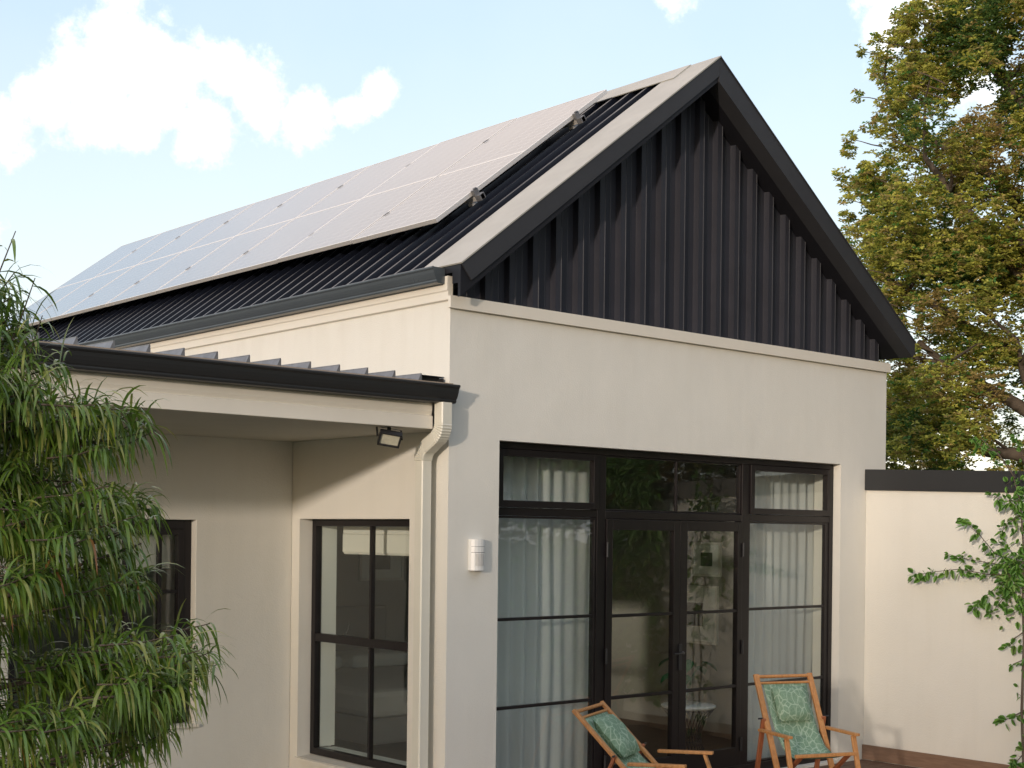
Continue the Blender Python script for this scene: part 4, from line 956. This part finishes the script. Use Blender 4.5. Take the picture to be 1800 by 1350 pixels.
# second tree behind (darker mass low behind the wall) and garden trees mirrored in the glass
def tree_copy(loc, rz, sc, label, group=None):
    o = bpy.data.objects.new('garden_tree', None); COL.objects.link(o); o.location = loc; o.rotation_euler = (0, 0, rz); o.scale = (sc, sc, sc)
    tag(o, label, 'tree', group)
    for nm, me in (('trunk', trunk_me), ('crown', crown_me)):
        c = bpy.data.objects.new(nm, me); COL.objects.link(c); c.parent = o
    return o
tree_copy(tuple(W3(6.6, -0.3, 27)), 0.4, 0.45, 'shorter olive green tree behind the oak, low over the wall')
for k, (x, y, rz, sc) in enumerate([(13.0, -9.5, 2.0, 1.0), (9.0, -14.0, 0.7, 0.95), (16.0, -17.0, 4.0, 1.25), (3.0, -20.0, 3.0, 1.1), (15.5, -4.0, 1.2, 0.9)]):
    tree_copy((x, y, -0.3), rz, sc, 'garden tree mirrored in the glazing from behind the wall', 'garden trees mirrored in the glazing')

# added unseen trees far behind the viewer, leaf count set to filter the low sun
random.seed(31)
lc = MB(); lc.c = []
for k in range(2900):
    while True:
        q = Vector((random.uniform(-1, 1), random.uniform(-1, 1), random.uniform(-1, 1)))
        if q.length < 1: break
    leaf(lc, Vector((q.x*3.6, q.y*3.0, 4.6+q.z*3.5)), Vector((random.gauss(0, 1), random.gauss(0, 1), random.gauss(0, 1))), Vector((0.2, 0.1, 1)), 0.26, 0.17, (0.10, 0.14, 0.04))
lt_ = MB(); lt_.tube([(0, 0, 0), (0.1, 0, 2.0), (0, 0.1, 4.6), (0.1, 0, 6.5)], [0.22, 0.17, 0.10, 0.03])
for k in range(7):
    a = k*0.9; lt_.tube([(0, 0, 1.8+0.4*k), (1.1*math.cos(a), 1.1*math.sin(a), 2.9+0.5*k), (2.0*math.cos(a), 2.0*math.sin(a), 3.4+0.55*k)], [0.07, 0.04, 0.015], caps=False)
SP = Vector((-2.1, -1.0, 0)).normalized(); SQ = Vector((-SP.y, SP.x, 0))
lroot = None
for k in range(9):
    p = Vector((1.0, -1.0, -0.3)) + SP*(40+(k % 3)*2.5) + SQ*(-20+k*5.0)
    o = bpy.data.objects.new('garden_tree', None); COL.objects.link(o); o.location = p; o.rotation_euler = (0, 0, k*1.3); o.scale = (1, 1, 0.93+0.04*(k % 3))
    ORG[o] = Vector((0, 0, 0)); tag(o, 'added loose crowned tree far behind the viewer, filtering the low sun', 'tree', 'added sun filtering trees far behind the viewer')
    if lroot is None:
        lt_.build('trunk', M_BARK, o); lc.build('crown', M_OAK, o); lroot = o
    else:
        for ch in list(lroot.children):
            c = ch.copy(); COL.objects.link(c); c.parent = o

# ============================================================ CLIMBER ON THE BOUNDARY WALL
random.seed(9)
cv = empty('climbing_plant', (4.95, -1.72, -0.2), 'bright green leafy climber spreading over the garden wall', 'climbing plant')
st = MB(); vl = MB(); vl.c = []
def vleaf(p, sc=1.0):
    a = random.uniform(0, 6.28); d = Vector((random.uniform(-0.7, 0.15), random.uniform(-1, 1), random.uniform(-1.0, 0.5))).normalized()
    L = random.uniform(0.042, 0.085)*sc; w = L*0.62
    r_ = random.random(); col = (0.085+0.09*r_, 0.20+0.15*r_, 0.035+0.03*r_)
    if random.random() < 0.12: col = (0.20, 0.32, 0.08)
    nrm = Vector((-1, random.uniform(-1.3, 1.3), random.uniform(-.5, 1.6))); sd_ = d.cross(nrm).normalized(); nr = sd_.cross(d)
    k = len(vl.v); b0 = Vector(p)+d*0.012
    prof = [(0, 0), (0.22, 0.85), (0.5, 1.0), (0.78, 0.6), (1, 0)]
    mid = []; lf = []; rt = []
    for t, ww in prof:
        c = b0+d*L*t-Vector((0, 0, 0.18*L*t*t)); mid.append(c); lf.append(c-sd_*w*0.5*ww+nr*0.10*w*ww); rt.append(c+sd_*w*0.5*ww+nr*0.10*w*ww)
    vl.v += [tuple(x) for x in mid+lf[1:4]+rt[1:4]]; vl.c += [col]*11
    l = [k, k+5, k+6, k+7, k+4]; r2 = [k, k+8, k+9, k+10, k+4]
    for A_ in (l, r2):
        vl.f += [(k, A_[1], k+1), (k+1, A_[1], A_[2], k+2), (k+2, A_[2], A_[3], k+3), (k+3, A_[3], k+4)]; vl.sm += [True]*4
def spray(pts, n, sc=1.0, x=4.96, r0=0.006, spread=0.03):
    P = [Vector((x+random.uniform(-.03, .03), y, z)) for y, z in pts]
    st.tube(P, [r0*(1-0.75*i/(len(P)-1)) for i in range(len(P))], n=6, caps=False)
    for i in range(int(n*1.15)):
        t = random.random()*(len(P)-1)*0.999; k = int(t); q = P[k].lerp(P[k+1], t-k)
        q2 = q+Vector((random.uniform(-1, 1)*spread, random.uniform(-1, 1)*spread, random.uniform(-1, 1)*spread))
        if random.random() < 0.3: st.tube([q, q2], 0.0015, n=4, caps=False)
        vleaf(q2, sc)
    for k in range(3): vleaf(P[-1], 0.7)
spray([(-1.73, -0.13), (-1.70, 0.5), (-1.72, 1.1), (-1.68, 1.45), (-1.71, 1.9), (-1.66, 2.3), (-1.55, 2.6), (-1.3, 2.85)], 46, r0=0.013, spread=0.07)
spray([(-1.80, -0.13), (-1.78, 0.7), (-1.76, 1.3), (-1.80, 1.9), (-1.78, 2.4)], 8, r0=0.010)
spray([(-1.69, 1.77), (-1.45, 1.84), (-1.29, 2.01), (-1.11, 2.14)], 32)
spray([(-1.69, 1.67), (-1.4, 1.66), (-1.07, 1.70), (-0.84, 1.67), (-0.62, 1.63)], 52)
spray([(-1.69, 1.72), (-1.4, 1.76), (-1.15, 1.79), (-1.0, 1.83)], 26)
spray([(-1.67, 1.72), (-1.46, 1.56), (-1.32, 1.44), (-1.25, 1.36)], 34)
spray([(-1.66, 1.60), (-1.50, 1.45), (-1.42, 1.33)], 22)
spray([(-1.73, 0.51), (-1.6, 0.43), (-1.50, 0.40)], 12); spray([(-1.74, 0.17), (-1.64, 0.03)], 8); spray([(-1.73, 1.2), (-1.6, 1.1), (-1.57, 1.05)], 7); spray([(-1.73, 0.95), (-1.62, 0.9)], 5)
spray([(-1.66, 2.3), (-1.50, 2.30), (-1.38, 2.36)], 20); spray([(-1.60, 2.5), (-1.45, 2.72), (-1.30, 2.78), (-1.22, 2.86)], 16, sc=0.8); spray([(-1.7, 2.2), (-1.56, 2.12), (-1.5, 2.03)], 16)
spray([(-1.75, 2.45), (-1.68, 2.70), (-1.62, 2.86)], 14, sc=0.9)
for k in range(200): 
    yy = random.gauss(-1.64, 0.12); zz = random.gauss(1.68, 0.24); vleaf(Vector((4.96+random.uniform(-.08, .06), yy, zz)))
for k in range(70): vleaf(Vector((4.96+random.uniform(-.08, .06), random.gauss(-1.70, 0.07), random.gauss(2.3, 0.14))))
# the denser growth farther along the wall
for k in range(1700):
    yy = -2.3-abs(random.gauss(0, 1))*0.9; zz = random.uniform(0.2, 2.9); vleaf(Vector((5.0+random.uniform(-.15, .08), yy, zz)), 1.8)
st.build('stem', M_BARK, cv); vl.build('foliage', M_VINE, cv)
